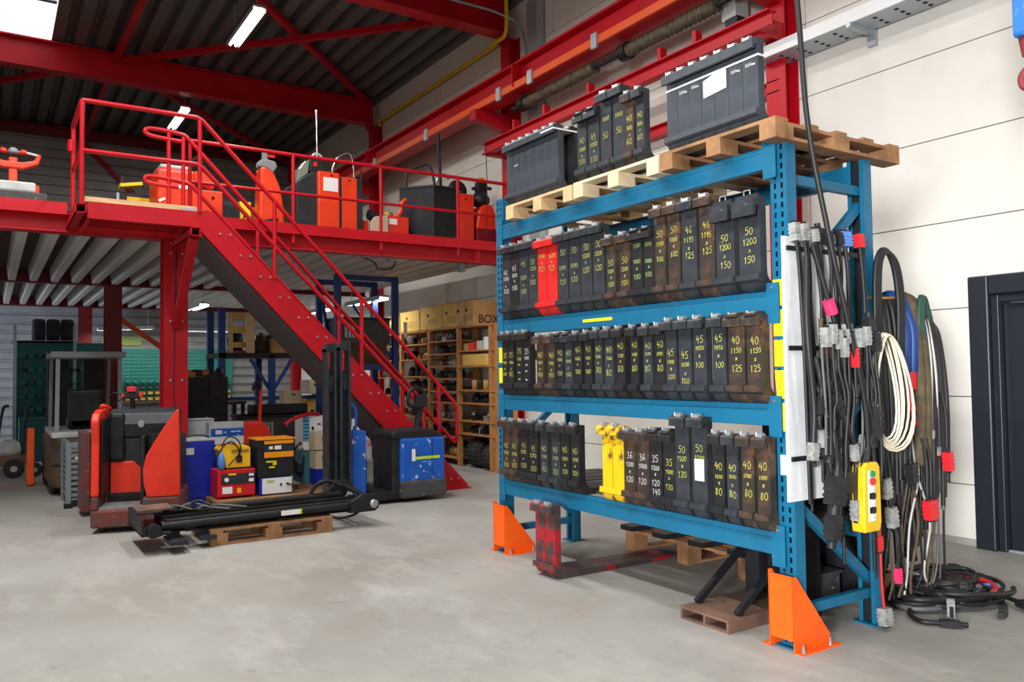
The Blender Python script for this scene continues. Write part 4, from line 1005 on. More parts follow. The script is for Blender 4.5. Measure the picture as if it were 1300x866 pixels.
# tall black loop above the arm
for i in range(3):
    cable('draped_cable', 'tall black cable loop above the arm, %s from the left' % ORD[i], [(4.08 + .012 * i, 2.6 - .01 * i, .7), (4.07 + .02 * i, 2.6, 1.3), (4.08 + .02 * i, 2.6, 1.85), (4.12 + .02 * i, 2.6, 2.02), (4.2 + .02 * i, 2.6, 2.05 - .01 * i), (4.27 + .02 * i, 2.6, 1.95), (4.3 + .02 * i, 2.6, 1.75), (4.28 + .02 * i, 2.6, 1.4), (4.27 + .02 * i, 2.6, 1.1)], .015, 'cable_black', 'tall black loops')
# thin tangle reaching the floor
for i in range(16):
    x0 = 4.2 + .036 * i; x1 = x0 + RN.uniform(-.08, .12)
    cm = RN.choice(['cable_black', 'cable_black', 'cable_black', 'cable_grey', 'cable_white', 'cable_brown'])
    cable('loose_lead', 'thin %s cord hanging towards the floor pile, %s from left' % (cm.split('_')[1], ORD[i]), [(x0, 2.66, 1.05), (x0 + RN.uniform(-.05, .05), 2.62, .8), (x1 + RN.uniform(-.06, .06), 2.64, .5), (x1, 2.66, .22), (x1 + RN.uniform(-.05, .1), 2.68, .09)], RN.uniform(.005, .009), cm, 'thin cords below the arm')
for i, (x, z, m_) in enumerate(((4.05, .8, 'plug_grey'), (4.3, .86, CB), (4.46, .64, 'plug_red'), (4.50, .64, 'plug_red'), (4.68, .9, 'plug_red'), (4.1, .64, 'plug_grey'))):
    cable('cord_with_plug', '%s plug on a cord hanging below the arm, %s from the left' % (cn[m_], ORD[i]), [(x, 2.58, z + .35), (x + .02, 2.57, z + .2), (x, 2.56, z + .05), (x + .005, 2.56, z)], .009, 'cable_black', 'loose plugs below the arm', [('tail', .05 if m_ != 'plug_red' else .042, .045, .11, m_)])
# beige rope coil
t = thing('beige_cord_coil', 'coil of beige cord hanging in front of the black cables', 'cord', (4.3, 2.55, .98))
for i in range(7):
    a = .125 + .012 * i; hh = .28 + .004 * i; cx = 3.95 + .008 * (i % 3); cz = 1.30 - .006 * i; yy = 2.50 - .01 * i
    P = []
    for k in range(25):
        th = 6.2832 * k / 24
        wdt = a * (.62 + .38 * (1 - math.sin(th)) / 2 * 1.3)
        P.append((cx + wdt * math.cos(th) + .03 * (1 - math.sin(th)) / 2 + .004 * math.sin(3 * th + i), yy + .008 * math.sin(2 * th + i), cz + hh * math.sin(th)))
    MB().tube(P, .0065, 6).build('turn', 'cable_beige', t)
MB().tube(spline([(3.87, 2.47, 1.5), (3.82, 2.47, 1.38), (3.79, 2.47, 1.3)]), .0065, 6).build('tail', 'cable_beige', t)
# cord and plugs at the rear post
cable('extension_lead', 'red and grey cord down the rear rack post with grey plug at the floor', [(4.02, 2.58, .75), (4.01, 2.57, .5), (4.0, 2.56, .25), (4.0, 2.55, .12)], .008, 'cable_red', None, [('tail', .06, .05, .09, 'plug_grey')])
cable('extension_lead', 'thin black cord with pink plug beside the rear rack post', [(4.15, 2.58, .75), (4.16, 2.57, .5), (4.17, 2.57, .3)], .006, 'cable_black', None, [('tail', .03, .03, .08, 'plug_pink')])
cable('extension_lead', 'grey cord with red connector against the rear rack post', [(3.98, 2.58, .95), (3.97, 2.56, .7), (3.98, 2.56, .5)], .007, 'cable_grey', None, [('tail', .04, .03, .08, 'plug_red')])

# ------------------------------------------------------------------ pile of cables on the floor
for i in range(46):
    cx, cy = 4.83 + RN.uniform(-.13, .13), 2.68 + RN.uniform(-.09, .09)
    ra, rb = RN.uniform(.13, .37) * (1 - .005 * i), RN.uniform(.12, .27) * (1 - .005 * i); z = .016 + .0019 * i
    P = []; n = 20; ph = RN.uniform(0, 6.28); turns = RN.uniform(.55, 1.25); ex, ey = RN.uniform(-.08, .08), RN.uniform(-.07, .07)
    for k in range(n + 1):
        th = ph + 6.2832 * turns * k / n
        wob = 1 + .12 * math.sin(2.3 * th + i)
        P.append((cx + ex * k / n + ra * wob * math.cos(th), cy + ey * k / n + rb * wob * math.sin(th), z + .012 * (1 + math.sin(2 * th + i))))
    red = i in (22, 41)
    cable('coiled_cable', '%s cable coil in the heap on the floor' % ('red' if red else ('grey' if i % 6 == 5 else 'black')), P, RN.uniform(.012, .02), 'cable_red' if red else ('cable_grey' if i % 6 == 5 else 'cable_black'), 'red coils in the floor heap' if red else ('grey coils in the floor heap' if i % 6 == 5 else 'cable heap on the floor'), k=2)
ends = [((4.6, 2.72, .03), (4.35, 2.62, .02), (4.25, 2.5, .02), (4.3, 2.42, .02), CB, .045), ((4.75, 2.6, .06), (4.6, 2.5, .06), (4.52, 2.48, .06), (4.5, 2.47, .06), 'plug_grey', .09), ((4.95, 2.55, .05), (4.95, 2.43, .03), (4.85, 2.35, .03), (4.8, 2.33, .03), CB, .05),
        ((5.0, 2.55, .05), (5.02, 2.43, .04), (4.98, 2.35, .04), (4.97, 2.33, .04), CB, .06), ((4.9, 3.0, .15), (4.82, 2.95, .13), (4.78, 2.92, .12), (4.77, 2.9, .12), 'plug_grey', .06), ((4.9, 2.62, .08), (4.83, 2.56, .09), (4.8, 2.55, .09), (4.78, 2.54, .09), CB, .11)]
lab = ['black cable end pointing left out of the floor heap', 'pale grey double plug lying on the floor heap', 'black plug at the front of the floor heap', 'frayed black plug at the right front of the floor heap', 'small grey plug at the back of the floor heap', 'large black connector lying on the floor heap']
for e, lb in zip(ends, lab): cable('cable_end', lb, e[:4], .014, 'cable_black', 'cable ends of the floor heap', [('tail', e[5], .035, .1, e[4])])
o = MB().cyl((4.92, 2.5, .1), (4.96, 2.48, .1), .02, 8).build('blue_plug', 'plug_blue'); tag(o, 'small blue plug cap on the floor heap', 'plug')
# clutter between rack and wall
t = thing('dark_plate', 'black plate added for the dark shapes behind the right end of the rack', 'screen', (4.31, 3.18, 0))  # plain plate added to fill in dark shapes behind the rack
MB().box(4.30, 4.325, 2.80, 3.56, .03, 1.13).build('plate', 'black_plastic', t); MB().box(4.28, 4.35, 2.80, 2.84, 0, 1.15).build('edge_post', 'black_steel', t); MB().box(4.28, 4.35, 3.52, 3.56, 0, 1.15).build('edge_post', 'black_steel', t)
t = thing('speckled_box', 'grey speckled metal box on the floor behind the rack', 'box', (4.1, 3.15, 0))
MB().box(4.0, 4.2, 2.95, 3.35, .0, .2).build('case', 'skirt_grey', t, bevel=.006); MB().box(3.99, 4.21, 2.94, 3.36, .2, .215).build('lid', 'skirt_grey', t)
t = thing('junk_crate', 'small wooden crate with red rag under the hanging cables', 'crate', (4.5, 2.95, 0))
for y in (2.86, 3.04): MB().box(4.4, 4.62, y - .008, y + .008, 0, .16).build('side_board', 'wood_old', t)
for x in (4.4, 4.62): MB().box(x - .008, x + .008, 2.868, 3.032, 0, .16).build('end_board', 'wood_old', t)
MB().box(4.408, 4.612, 2.868, 3.032, 0, .012).build('base', 'wood_old', t); MB().lathe([(0, .2), (.05, .19), (.08, .16), (.085, .12), (.05, .1), (0, .1)], (4.51, 2.95, 0), 'z', 8).build('rag', 'cable_red', t)

# ------------------------------------------------------------------ blue chain hoist hook at the right edge
t = thing('chain_hoist', 'blue chain hoist block with dark red hook at the right edge', 'hoist', (4.52, 1.96, 2.8))
MB().box(4.46, 4.62, 1.86, 2.03, 3.11, 3.75).build('body', 'hoist_blue', t, bevel=.02)
MB().cyl((4.54, 1.95, 3.75), (4.54, 1.95, 6.6), .012, 6).build('chain', 'bolt_steel', t)
MB().cyl((4.54, 1.98, 3.12), (4.54, 1.98, 3.02), .05, 12, .035).build('swivel', 'rust_red', t, bevel=.004)
MB().tube(spline([(4.54, 1.98, 3.03), (4.54, 1.985, 2.97), (4.54, 2.02, 2.92), (4.54, 2.02, 2.87), (4.54, 1.985, 2.845), (4.54, 1.94, 2.87), (4.54, 1.935, 2.9)]), [.014, .015, .016, .016, .017, .017, .018, .018, .018, .019, .02, .02, .02, .02, .02, .019, .019, .018, .018, .017, .017, .016, .016, .015, .015, .014, .013, .012, .011, .011, .01, .009, .008, .008, .007, .006, .005], 8).build('hook', 'rust_red', t)
# ================================================================== RED STAND-ON TRUCK
def wheel(mbp, c, r, w, axis, parent, m='tyre', rim='grey_plastic', local=True, nm='wheel'):
    pr = [(r * .35, -w / 2), (r * .8, -w / 2), (r, -w * .35), (r, w * .35), (r * .8, w / 2), (r * .35, w / 2), (r * .35, -w / 2)]
    o = MB().lathe(pr, c, axis, 20).build(nm, m, parent, local=local)
    MB().lathe([(0, -w * .3), (r * .55, -w * .42), (r * .6, -w * .3), (r * .6, w * .3), (r * .55, w * .42), (0, w * .3)], c, axis, 14).build('rim', rim, o, local=True)
    return o
t = thing('stand_on_truck', 'red and black stand-on pallet truck with open operator bay facing forward', 'truck', (.76, 8.06, 0), R(-16))
t.scale = (.79, 1, 1)
bl = dict(local=True)
MB().box(0, .56, 0, .36, .05, .21).box(0, .08, 0, .36, .21, .33).box(.53, .93, .03, .36, .05, .3).box(0, .93, .36, .95, .05, .3).build('skirt', 'skirt_worn', t, local=True, bevel=.02)
MB().box(.085, .525, .02, .36, .21, .228).build('step_plate', 'grey_plastic', t, local=True)
b = MB()
for i in range(10):
    for j in range(6): b.box(.11 + .04 * i, .125 + .04 * i, .05 + .05 * j, .075 + .05 * j, .228, .232)
b.build('step_tread', 'bolt_steel', t, local=True)['kind'] = 'stuff'
MB().prism([(0, .33), (.02, .8), (-.01, 1.0), (.04, 1.07), (.2, 1.1), (.5, 1.1), (.5, .33)], 0, .085, 'x').build('left_wing', 'truck_red', t, local=True, bevel=.02, seg=3)
MB().prism([(.58, .3), (.545, .42), (.535, .55), (.57, .68), (.70, .86), (.89, 1.09), (.92, 1.09), (.935, .3)], .03, .1, 'y').build('right_wing', 'truck_red', t, local=True, bevel=.012)
MB().box(.1, .9, .42, .95, .3, .82).build('motor_cover', 'dark_grey_plastic', t, local=True, bevel=.02)
MB().prism([(.40, .82), (.37, .95), (.42, 1.05), (.52, 1.09), (.95, 1.07), (.95, .82)], .1, .84, 'x').build('dashboard', 'dark_grey_plastic', t, local=True, bevel=.02)
MB().box(.1, .28, .35, .44, .6, 1.06).build('console', 'black_plastic', t, local=True, bevel=.04, seg=3)
kp = [(.125, .24), (.49, .24), (.51, .34), (.47, .52), (.37, .6), (.125, .6)]
MB().box(.1, .118, .04, .5, .33, 1.02).build('wing_gap_dark', 'black_plastic', t, local=True, bevel=.006)  # black panel added for the dark gap inside the left wing
MB().prism(kp, .385, .42, 'y').build('knee_pad', 'truck_red', t, local=True, bevel=.01)
MB().box(.1, .5, .36, .42, .2, .31).build('toe_recess', 'black_plastic', t, local=True)
MB().box(.5, .545, .1, .42, .22, .85).build('bay_gap_dark', 'black_plastic', t, local=True, bevel=.01)  # dark panel added as the dark gap between pad and right wing
MB().cyl((.63, .26, .55), (.63, .26, .86), .1, 14).build('hip_cushion', 'black_plastic', t, local=True, bevel=.01)
MB().cyl((.46, .39, .95), (.46, .36, .95), .035, 14).cyl((.46, .362, .95), (.46, .35, .95), .02, 12).build('key_switch', 'bolt_steel', t, local=True)
tl = MB().cyl((.32, .62, 1.08), (.32, .6, 1.2), .03, 10).box(.24, .4, .55, .65, 1.18, 1.25).build('tiller_head', 'black_plastic', t, local=True, bevel=.012)
MB().box(.27, .37, .53, .58, 1.25, 1.3).box(.21, .24, .55, .62, 1.2, 1.23).box(.4, .44, .55, .62, 1.2, 1.24).build('tiller_button', 'plug_red', tl, local=True, bevel=.006)
MB().tube(spline([(.24, .6, 1.22), (.12, .6, 1.24), (.05, .62, 1.2)]), .008, 6).tube(spline([(.26, .6, 1.2), (.15, .6, 1.16), (.1, .62, 1.12)]), .006, 6).build('lever', 'black_plastic', tl, local=True)
MB().tube(spline([(.04, .3, 1.1), (.06, .25, 1.13), (.1, .28, 1.12), (.12, .36, 1.1)]), .02, 8).build('grab_bar', 'truck_red', t, local=True)
for c in ((.1, .12, .07), (.5, .12, .07), (.31, .8, .09)): wheel(None, c, .07 if c[2] < .08 else .09, .06, 'x', t)

# ================================================================== LYING MAST ON PALLET
pallet('pallet', 'light brown pallet on the floor under the lying black mast', 1.53, 2.57, 6.9, 7.62, 0, .135, 'wood_old', 5, None, 'y')
mt = thing('lying_mast', 'black lift mast lying across the floor pallet with chrome-free tubes and end heads', 'mast', (2.0, 7.1, .14))
mt['label'] = 'black steel lift mast lying flat across the floor pallet'
def lx(y0, y1): return ((1.12, y0, .26), (2.95, y1, .26))
MB().bar((1.2, 6.88, .19), (2.9, 6.94, .19), .03, .09).bar((1.2, 6.86, .235), (2.9, 6.92, .235), .07, .014).bar((1.2, 6.86, .147), (2.9, 6.92, .147), .07, .014).build('near_channel', 'black_steel', mt, bevel=.004)
MB().cyl((1.16, 6.80, .2), (2.8, 6.86, .2), .034, 14).build('near_cylinder', 'black_steel', mt)
MB().bar((1.2, 7.04, .225), (2.95, 7.1, .225), .04, .04).build('inner_channel', 'black_steel', mt)
MB().bar((1.2, 7.38, .19), (2.9, 7.44, .19), .03, .09).bar((1.2, 7.36, .235), (2.9, 7.42, .235), .07, .014).build('far_channel', 'black_steel', mt, bevel=.004)
MB().cyl((1.2, 7.26, .24), (2.85, 7.32, .24), .03, 12).build('far_cylinder', 'black_steel', mt)
for x in (1.35, 2.1, 2.75): MB().box(x, x + .08, 6.83, 7.46, .135, .16).build('cross_tie', 'black_steel', mt)
MB().box(1.0, 1.22, 6.7, 7.42, .15, .17).box(1.0, 1.02, 6.7, 7.42, .15, .28).box(1.0, 1.2, 7.0, 7.42, .275, .29).build('end_box', 'black_steel', mt, bevel=.004)
MB().prism([(1.04, .15), (1.08, .13), (1.16, .15), (1.14, .22), (1.08, .25), (1.04, .22)], 6.68, 6.76, 'y').build('end_foot', 'black_steel', mt, bevel=.01)
MB().box(1.02, 1.3, 7.05, 7.35, .29, .305).build('cover_plate', 'rust_plate', mt)
MB().prism([(2.76, .14), (2.98, .14), (3.02, .17), (3.02, .26), (2.97, .3), (2.86, .3), (2.74, .24)], 6.78, 6.84, 'y').build('head_plate', 'black_steel', mt, bevel=.008)
MB().prism([(2.76, .14), (2.98, .14), (3.02, .18), (3.02, .3), (2.96, .36), (2.84, .36), (2.74, .25)], 7.38, 7.45, 'y').build('head_plate', 'black_steel', mt, bevel=.008)
MB().bar((2.9, 6.82, .28), (2.9, 7.42, .33), .06, .025).box(2.94, 3.0, 6.84, 7.38, .16, .22).build('head_bar', 'black_steel', mt, bevel=.006)
for y in (6.765, 7.375): MB().lathe([(0, -.02), (.035, -.02), (.04, -.01), (.04, .01), (.035, .02), (0, .02)], (2.96, y, .21), 'y', 14).build('roller', 'bolt_steel', mt)
MB().tube(spline([(2.55, 7.32, .26), (2.62, 7.3, .36), (2.72, 7.28, .38), (2.84, 7.25, .33)]), .018, 6).build('chain_end', 'black_steel', mt)
MB().box(2.12, 2.3, 6.795, 6.802, .185, .225).build('warning_label', 'paper_white', mt); MB().box(2.28, 2.3, 6.793, 6.795, .185, .225).build('label_edge', 'lime', mt)
r_ = random.Random(3)
for i in range(7):
    x = 1.2 + .05 * i
    MB().tube(spline([(x, 7.25 - .02 * i, .27), (x + .12, 7.18 + r_.uniform(-.06, .06), .3 + r_.uniform(-.02, .03)), (x + .25, 7.1 + r_.uniform(-.06, .06), .27), (x + .4, 7.06 + r_.uniform(-.04, .06), .25)]), .009, 5).build('hydraulic_hose', 'cable_black' if i % 3 else 'cable_grey', mt)
MB().tube(spline([(2.55, 6.9, .14), (2.65, 6.84, .1), (2.8, 6.86, .11), (2.9, 6.9, .15)]), .012, 6).build('loose_hose', 'cable_black', mt)
for i, x in enumerate((1.2, 1.44)):
    MB().box(x, x + .13, 6.62 + .1 * i, 6.95, .07, .1).box(x + .02, x + .11, 6.85, 6.95, .1, .14).build('mast_foot', 'dark_grey_plastic', mt)
MB().box(1.54, 1.58, 6.84, 6.9, .06, .11).build('blue_stop', 'rack_blue', mt)

for o in mt.children: o.location.y += .13
# ================================================================== UPRIGHT MAST
um = thing('upright_mast', 'tall dark steel lift mast standing upright before the stairs', 'mast', (3.0, 7.95, 0))
for x0, x1, h in ((2.88, 2.985, 1.71), (3.025, 3.14, 1.73)):
    c = MB().box(x0, x0 + .022, 7.88, 8.02, 0, h - .05).box(x1 - .022, x1, 7.88, 8.02, 0, h).box(x0 + .022, x1 - .022, 7.97, 8.0, 0, h - .3).build('channel', 'fork_grey', um, bevel=.004)
    MB().prism([(x0, h - .06), (x0 + .02, h), (x1 - .015, h + .01), (x1, h - .02), (x1, h - .09), (x0, h - .09)], 7.9, 8.02, 'y').build('top_cap', 'fork_grey', c)
    MB().prism([(x0 + .022, h - .32), (x0 + .05, h - .5), (x1 - .03, h - .5), (x1 - .022, h - .32)], 7.93, 7.96, 'y').build('guide_block', 'fork_grey', c)
for z in (.05, .72, 1.2): MB().box(2.9, 3.12, 8.0, 8.03, z, z + .06).build('cross_tie', 'fork_grey', um)
MB().cyl((3.005, 7.95, .1), (3.005, 7.95, 1.5), .012, 8).build('lift_rod', 'fork_grey', um)
MB().box(2.85, 3.16, 7.86, 8.05, 0, .02).build('foot_plate', 'fork_grey', um)
t = thing('blue_cabinet', 'scratched blue narrow battery cover beside the upright mast', 'cabinet', (3.3, 8.15, 0))
MB().box(3.22, 3.375, 8.05, 8.3, 0, .79).build('body', 'truck_blue', t, bevel=.012)
MB().tube(spline([(3.25, 8.1, .78), (3.27, 8.1, .85), (3.27, 8.1, 1.0), (3.22, 8.1, 1.08), (3.17, 8.1, 1.09)]), .022, 8).build('handle', 'truck_blue', t)
MB().box(3.21, 3.24, 8.04, 8.08, .85, .92).build('label', 'paper_white', t)

# ================================================================== BLUE PALLET TRUCK
t = thing('blue_pallet_truck', 'blue and black electric pallet truck with black loop tiller', 'truck', (3.95, 8.25, 0))
MB().box(3.73, 4.27, 7.95, 8.55, .2, .7).build('front_cover', 'truck_blue', t, bevel=.035, seg=3)
MB().box(3.64, 3.735, 7.985, 8.5, .12, .72).build('battery_side', 'black_plastic', t, bevel=.012)
MB().prism([(3.63, .69), (3.63, .75), (3.68, .78), (4.12, .78), (4.27, .70), (4.27, .66)], 7.96, 8.5, 'y').build('hood', 'black_plastic', t, bevel=.02)
MB().box(3.725, 4.285, 7.935, 8.56, .04, .235).build('bumper', 'skirt_grey', t, bevel=.03, seg=3)
MB().box(3.42, 3.74, 7.98, 8.45, .04, .13).build('chassis', 'black_steel', t, bevel=.01)
MB().box(4.105, 4.108, 7.944, 7.95, .24, .68).build('cover_joint', 'slot_dark', t)
MB().box(3.86, 3.9, 7.945, 7.952, .44, .57).build('logo_upright', 'paper_white', t); MB().box(3.9, 4.2, 7.945, 7.952, .455, .485).build('logo_bar', 'lime', t)
MB().box(3.98, 4.04, 7.946, 7.952, .42, .43).box(4.05, 4.09, 7.946, 7.952, .42, .43).box(4.1, 4.12, 7.946, 7.952, .42, .43).build('small_print', 'sky_blue', t)
MB().lathe([(.0, .02), (.05, .02), (.055, 0), (0, 0)], (4.05, 8.2, .775), 'z', 14).build('tiller_boot', 'black_plastic', t)
MB().tube(spline([(4.05, 8.2, .76), (4.06, 8.2, .88), (4.08, 8.18, 1.0), (4.06, 8.15, 1.06)]), [.03, .03, .034, .036], 10).build('tiller_stalk', 'black_plastic', t)
MB().tube(spline([(4.12, 8.15, 1.03), (4.13, 8.15, 1.12), (4.08, 8.15, 1.21), (4.0, 8.15, 1.23), (3.93, 8.15, 1.18), (3.91, 8.15, 1.08), (3.95, 8.15, 1.03), (4.04, 8.15, 1.02), (4.12, 8.15, 1.03)]), .022, 8).box(4.0, 4.12, 8.1, 8.18, 1.02, 1.16).build('tiller_loop', 'black_plastic', t, bevel=.006)
for c in ((3.9, 8.2, .07), (4.15, 8.2, .07)): wheel(None, (c[0] - 3.95, c[1] - 8.25, c[2]), .07, .06, 'x', t)

# ================================================================== CHARGERS ON PALLET
pallet('pallet', 'worn pallet behind the lying mast carrying battery chargers', 1.95, 3.35, 8.55, 9.35, 0, .11, 'wood_old', 6, None, 'y')
def case(name, label, x0, x1, y0, y1, z0, z1, m, bevel=.008, cat='charger'):
    t = thing(name, label, cat, ((x0 + x1) / 2, (y0 + y1) / 2, z0))
    MB().box(x0, x1, y0, y1, z0, z1).build('housing', m, t, bevel=bevel); return t
t = case('battery_charger', 'bright red battery charger with black front panel on the pallet', 1.99, 2.38, 8.68, 9.0, .13, .41, 'charger_red')
MB().box(2.03, 2.375, 8.674, 8.68, .26, .37).build('control_panel', 'dark_grey_plastic', t); MB().cyl((2.08, 8.674, .31), (2.08, 8.66, .31), .022, 12).build('dial', 'paper_white', t)
MB().box(2.1, 2.18, 8.673, 8.676, .355, .37).build('yellow_strip', 'sticker_yellow', t); MB().box(2.31, 2.36, 8.672, 8.675, .335, .36).box(2.31, 2.36, 8.672, 8.675, .275, .31).box(2.04, 2.14, 8.672, 8.68, .165, .235).build('label', 'paper_white', t)
MB().box(2.19, 2.23, 8.673, 8.68, .165, .215).build('hazard_label', 'charger_yellow', t); MB().box(2.0, 2.03, 8.7, 8.98, .11, .13).box(2.34, 2.37, 8.7, 8.98, .11, .13).build('foot', 'charger_red', t)
t = thing('battery_charger', 'yellow battery charger with black lead on top of the red charger', 'charger', (2.2, 8.85, .41))
MB().prism([(2.02, .62), (2.09, .425), (2.34, .425), (2.34, .63), (2.28, .66), (2.06, .66)], 8.72, 8.98, 'y').build('housing', 'charger_yellow', t, bevel=.008)
MB().box(2.14, 2.32, 8.714, 8.72, .585, .615).build('vent', 'gold_part', t); MB().box(2.19, 2.25, 8.7, 8.72, .48, .55).build('socket', 'dark_grey_plastic', t, bevel=.004); MB().box(2.08, 2.36, 8.72, 9.0, .41, .426).build('base', 'black_plastic', t)
MB().tube(spline([(2.22, 8.7, .54), (2.21, 8.68, .62), (2.14, 8.7, .7), (2.06, 8.72, .66), (2.02, 8.7, .6)]), .008, 6).tube(spline([(2.05, 8.75, .66), (2.1, 8.7, .75), (2.2, 8.72, .72), (2.23, 8.7, .6), (2.1, 8.68, .45)]), .007, 6).build('lead', 'cable_black', t)
MB().tube(spline([(2.02, 8.8, .66), (2.1, 8.75, .68), (2.18, 8.72, .67)]), .007, 6).build('red_lead', 'cable_red', t)
t = thing('plastic_bag', 'crumpled blue and white bag between blue cabinet and yellow charger', 'bag', (2.05, 8.72, .41)); MB().lathe([(0, .0), (.03, .01), (.045, .06), (.035, .13), (.015, .18), (0, .19)], (2.035, 8.7, .412), 'z', 7).build('bag', 'plug_blue', t)
t = case('battery_charger', 'white and blue charger box under the black and orange charger', 2.42, 2.77, 8.68, 9.0, .112, .30, 'royal_blue')
MB().box(2.45, 2.768, 8.673, 8.68, .125, .29).build('front_panel', 'white_plastic', t); MB().box(2.5, 2.58, 8.672, 8.674, .24, .27).build('label', 'chalk_pale', t); MB().box(2.64, 2.66, 8.668, 8.674, .2, .23).cyl((2.72, 8.674, .22), (2.72, 8.655, .22), .014, 8).build('socket', 'black_plastic', t)
MB().tube(spline([(2.72, 8.66, .22), (2.78, 8.64, .2), (2.83, 8.68, .17), (2.82, 8.74, .13)]), .008, 6).build('lead', 'cable_black', t)
t = case('battery_charger', 'black charger with orange bands and small display on the white charger', 2.40, 2.79, 8.67, 9.02, .302, .71, 'black_plastic', .012)
for z0, z1, mm in ((.655, .69, 'charger_orange'), (.51, .57, 'charger_orange')): MB().box(2.47, 2.785, 8.664, 8.672, z0, z1).build('orange_band', mm, t)
MB().box(2.47, 2.785, 8.665, 8.671, .58, .645).build('display_panel', 'dark_grey_plastic', t); MB().box(2.52, 2.56, 8.662, 8.666, .6, .63).box(2.58, 2.65, 8.662, 8.666, .595, .635).build('display', 'paper_white', t)
MB().box(2.39, 2.8, 8.66, 9.03, .7, .715).build('lid', 'charger_orange', t); MB().box(2.49, 2.6, 8.663, 8.671, .46, .475).box(2.52, 2.58, 8.663, 8.671, .4, .415).box(2.56, 2.6, 8.663, 8.671, .43, .455).build('label', 'sticker_yellow', t)
# royal blue cabinet and boxes behind
t = case('steel_cabinet', 'tall royal blue steel box beside the red truck', 1.69, 2.05, 9.05, 9.45, 0, .70, 'royal_blue', .01, 'cabinet')
MB().box(1.73, 1.835, 9.043, 9.05, .56, .63).build('label', 'light_grey', t); MB().box(1.69, 2.05, 9.05, 9.45, .70, .725).build('top', 'light_grey', t, bevel=.004); MB().box(1.69, 2.05, 9.044, 9.05, .1, .105).build('seam', 'slot_dark', t)
MB().tube(spline([(1.7, 9.1, .735), (1.85, 9.08, .76), (1.95, 9.1, .75), (2.02, 9.12, .72)]), .008, 6).build('lead', 'cable_black', t)
t = case('stand_cabinet', 'dark blue low cabinet carrying the white and blue charger', 1.92, 2.52, 9.55, 9.95, 0, .60, 'shelf_blue', .008, 'cabinet'); MB().box(1.95, 2.49, 9.543, 9.55, .05, .55).build('door', 'shelf_blue', t)
t = case('grey_box', 'light grey metal box next to the red column', 1.9, 2.2, 9.75, 9.95, .602, .90, 'light_grey', .006, 'box'); MB().box(1.92, 2.18, 9.745, 9.75, .88, .89).build('seam', 'grey_plastic', t)
t = case('battery_charger', 'white charger with blue stripe on the dark blue cabinet', 2.10, 2.49, 9.56, 9.74, .602, .86, 'light_grey', .008)
MB().box(2.12, 2.485, 9.553, 9.56, .7, .79).build('blue_stripe', 'truck_blue', t); MB().box(2.17, 2.24, 9.55, 9.554, .725, .77).build('display', 'paper_white', t); MB().box(2.12, 2.485, 9.553, 9.56, .61, .695).build('lower_panel', 'white_plastic', t)
MB().box(2.34, 2.4, 9.55, 9.554, .745, .757).box(2.41, 2.45, 9.55, 9.554, .745, .757).build('small_print', 'paper_white', t)
t = thing('red_hand_truck', 'red rounded machine cover with upright red lever behind the chargers', 'machine', (2.9, 10.5, 0))
MB().prism([(2.55, .1), (3.08, .1), (3.08, .5), (3.03, .7), (2.95, .8), (2.55, .8)], 10.4, 10.75, 'y').build('cover', 'truck_red', t, bevel=.02); MB().bar((2.93, 10.5, .8), (2.95, 10.5, 1.22), .05, .03).build('lever', 'truck_red', t); MB().tube(spline([(2.95, 10.5, 1.2), (2.92, 10.48, 1.28), (2.87, 10.46, 1.3), (2.84, 10.46, 1.2)]), .022, 8).build('grip', 'black_plastic', t)
for c in ((-.2, 0, .1), (.1, 0, .1)): wheel(None, c, .1, .06, 'y', t)
t = thing('welding_set', 'white and light blue welding machine with hose bundle', 'machine', (3.2, 9.4, .12))
MB().box(3.08, 3.38, 9.3, 9.6, .12, .5).build('lower_case', 'teal', t, bevel=.01); MB().box(3.1, 3.4, 9.28, 9.6, .5, .9).build('upper_case', 'white_plastic', t, bevel=.012); MB().box(3.095, 3.17, 9.27, 9.28, .62, .9).build('vent_panel', 'sky_blue', t)
for i in range(6): MB().box(3.1, 3.165, 9.265, 9.27, .64 + .04 * i, .655 + .04 * i).build('louvre', 'rack_blue', t)
MB().box(3.2, 3.225, 9.27, 9.28, .74, .78).box(3.27, 3.31, 9.27, 9.28, .8, .815).build('switch', 'black_plastic', t)
MB().tube(spline([(3.3, 9.3, .92), (3.15, 9.25, .93), (2.95, 9.2, .88), (2.85, 9.18, .82)]), .022, 8).build('torch_hose', 'cable_red', t)
for i in range(4): MB().tube(spline([(3.06, 9.27 - .02 * i, .6), (2.98 - .02 * i, 9.24, .5), (2.98, 9.22, .3 + .03 * i), (3.06, 9.25, .22 + .04 * i), (3.1, 9.27, .45)]), .012, 6).build('cable_loop', 'cable_black', t)
for i, (z0, z1) in enumerate(((.52, .73), (.3, .51))):
    t = case('carton', 'plain beige carton beside the welding machine, %s of two' % ('upper' if i == 0 else 'lower'), 3.16 + .01 * i, 3.42, 9.05, 9.27, z0, z1 - .002, 'box_beige', .004, 'box'); MB().box(3.24, 3.27, 9.045, 9.05, z0 + .1, z0 + .15).build('label', 'grey_plastic', t)
t = case('blue_box', 'small blue and white box under the beige cartons', 3.17, 3.42, 9.04, 9.27, .112, .298, 'royal_blue', .004, 'box'); MB().box(3.3, 3.41, 9.033, 9.04, .12, .29).build('white_panel', 'white_plastic', t)
o = MB().bar((2.95, 9.45, .11), (3.02, 9.6, .58), .2, .02, (1, 0, 0)).build('leaning_board', 'cardboard'); tag(o, 'light wooden board leaning behind the black charger', 'board')
t = case('red_toolbox', 'red tool box with black drawer unit behind the blue battery cover', 3.45, 3.75, 9.0, 9.3, .42, .52, 'charger_red', .008, 'box'); 
t = case('drawer_unit', 'dark drawer unit on the floor between mast and blue truck', 3.43, 3.78, 9.0, 9.35, 0, .42, 'black_plastic', .006, 'cabinet')
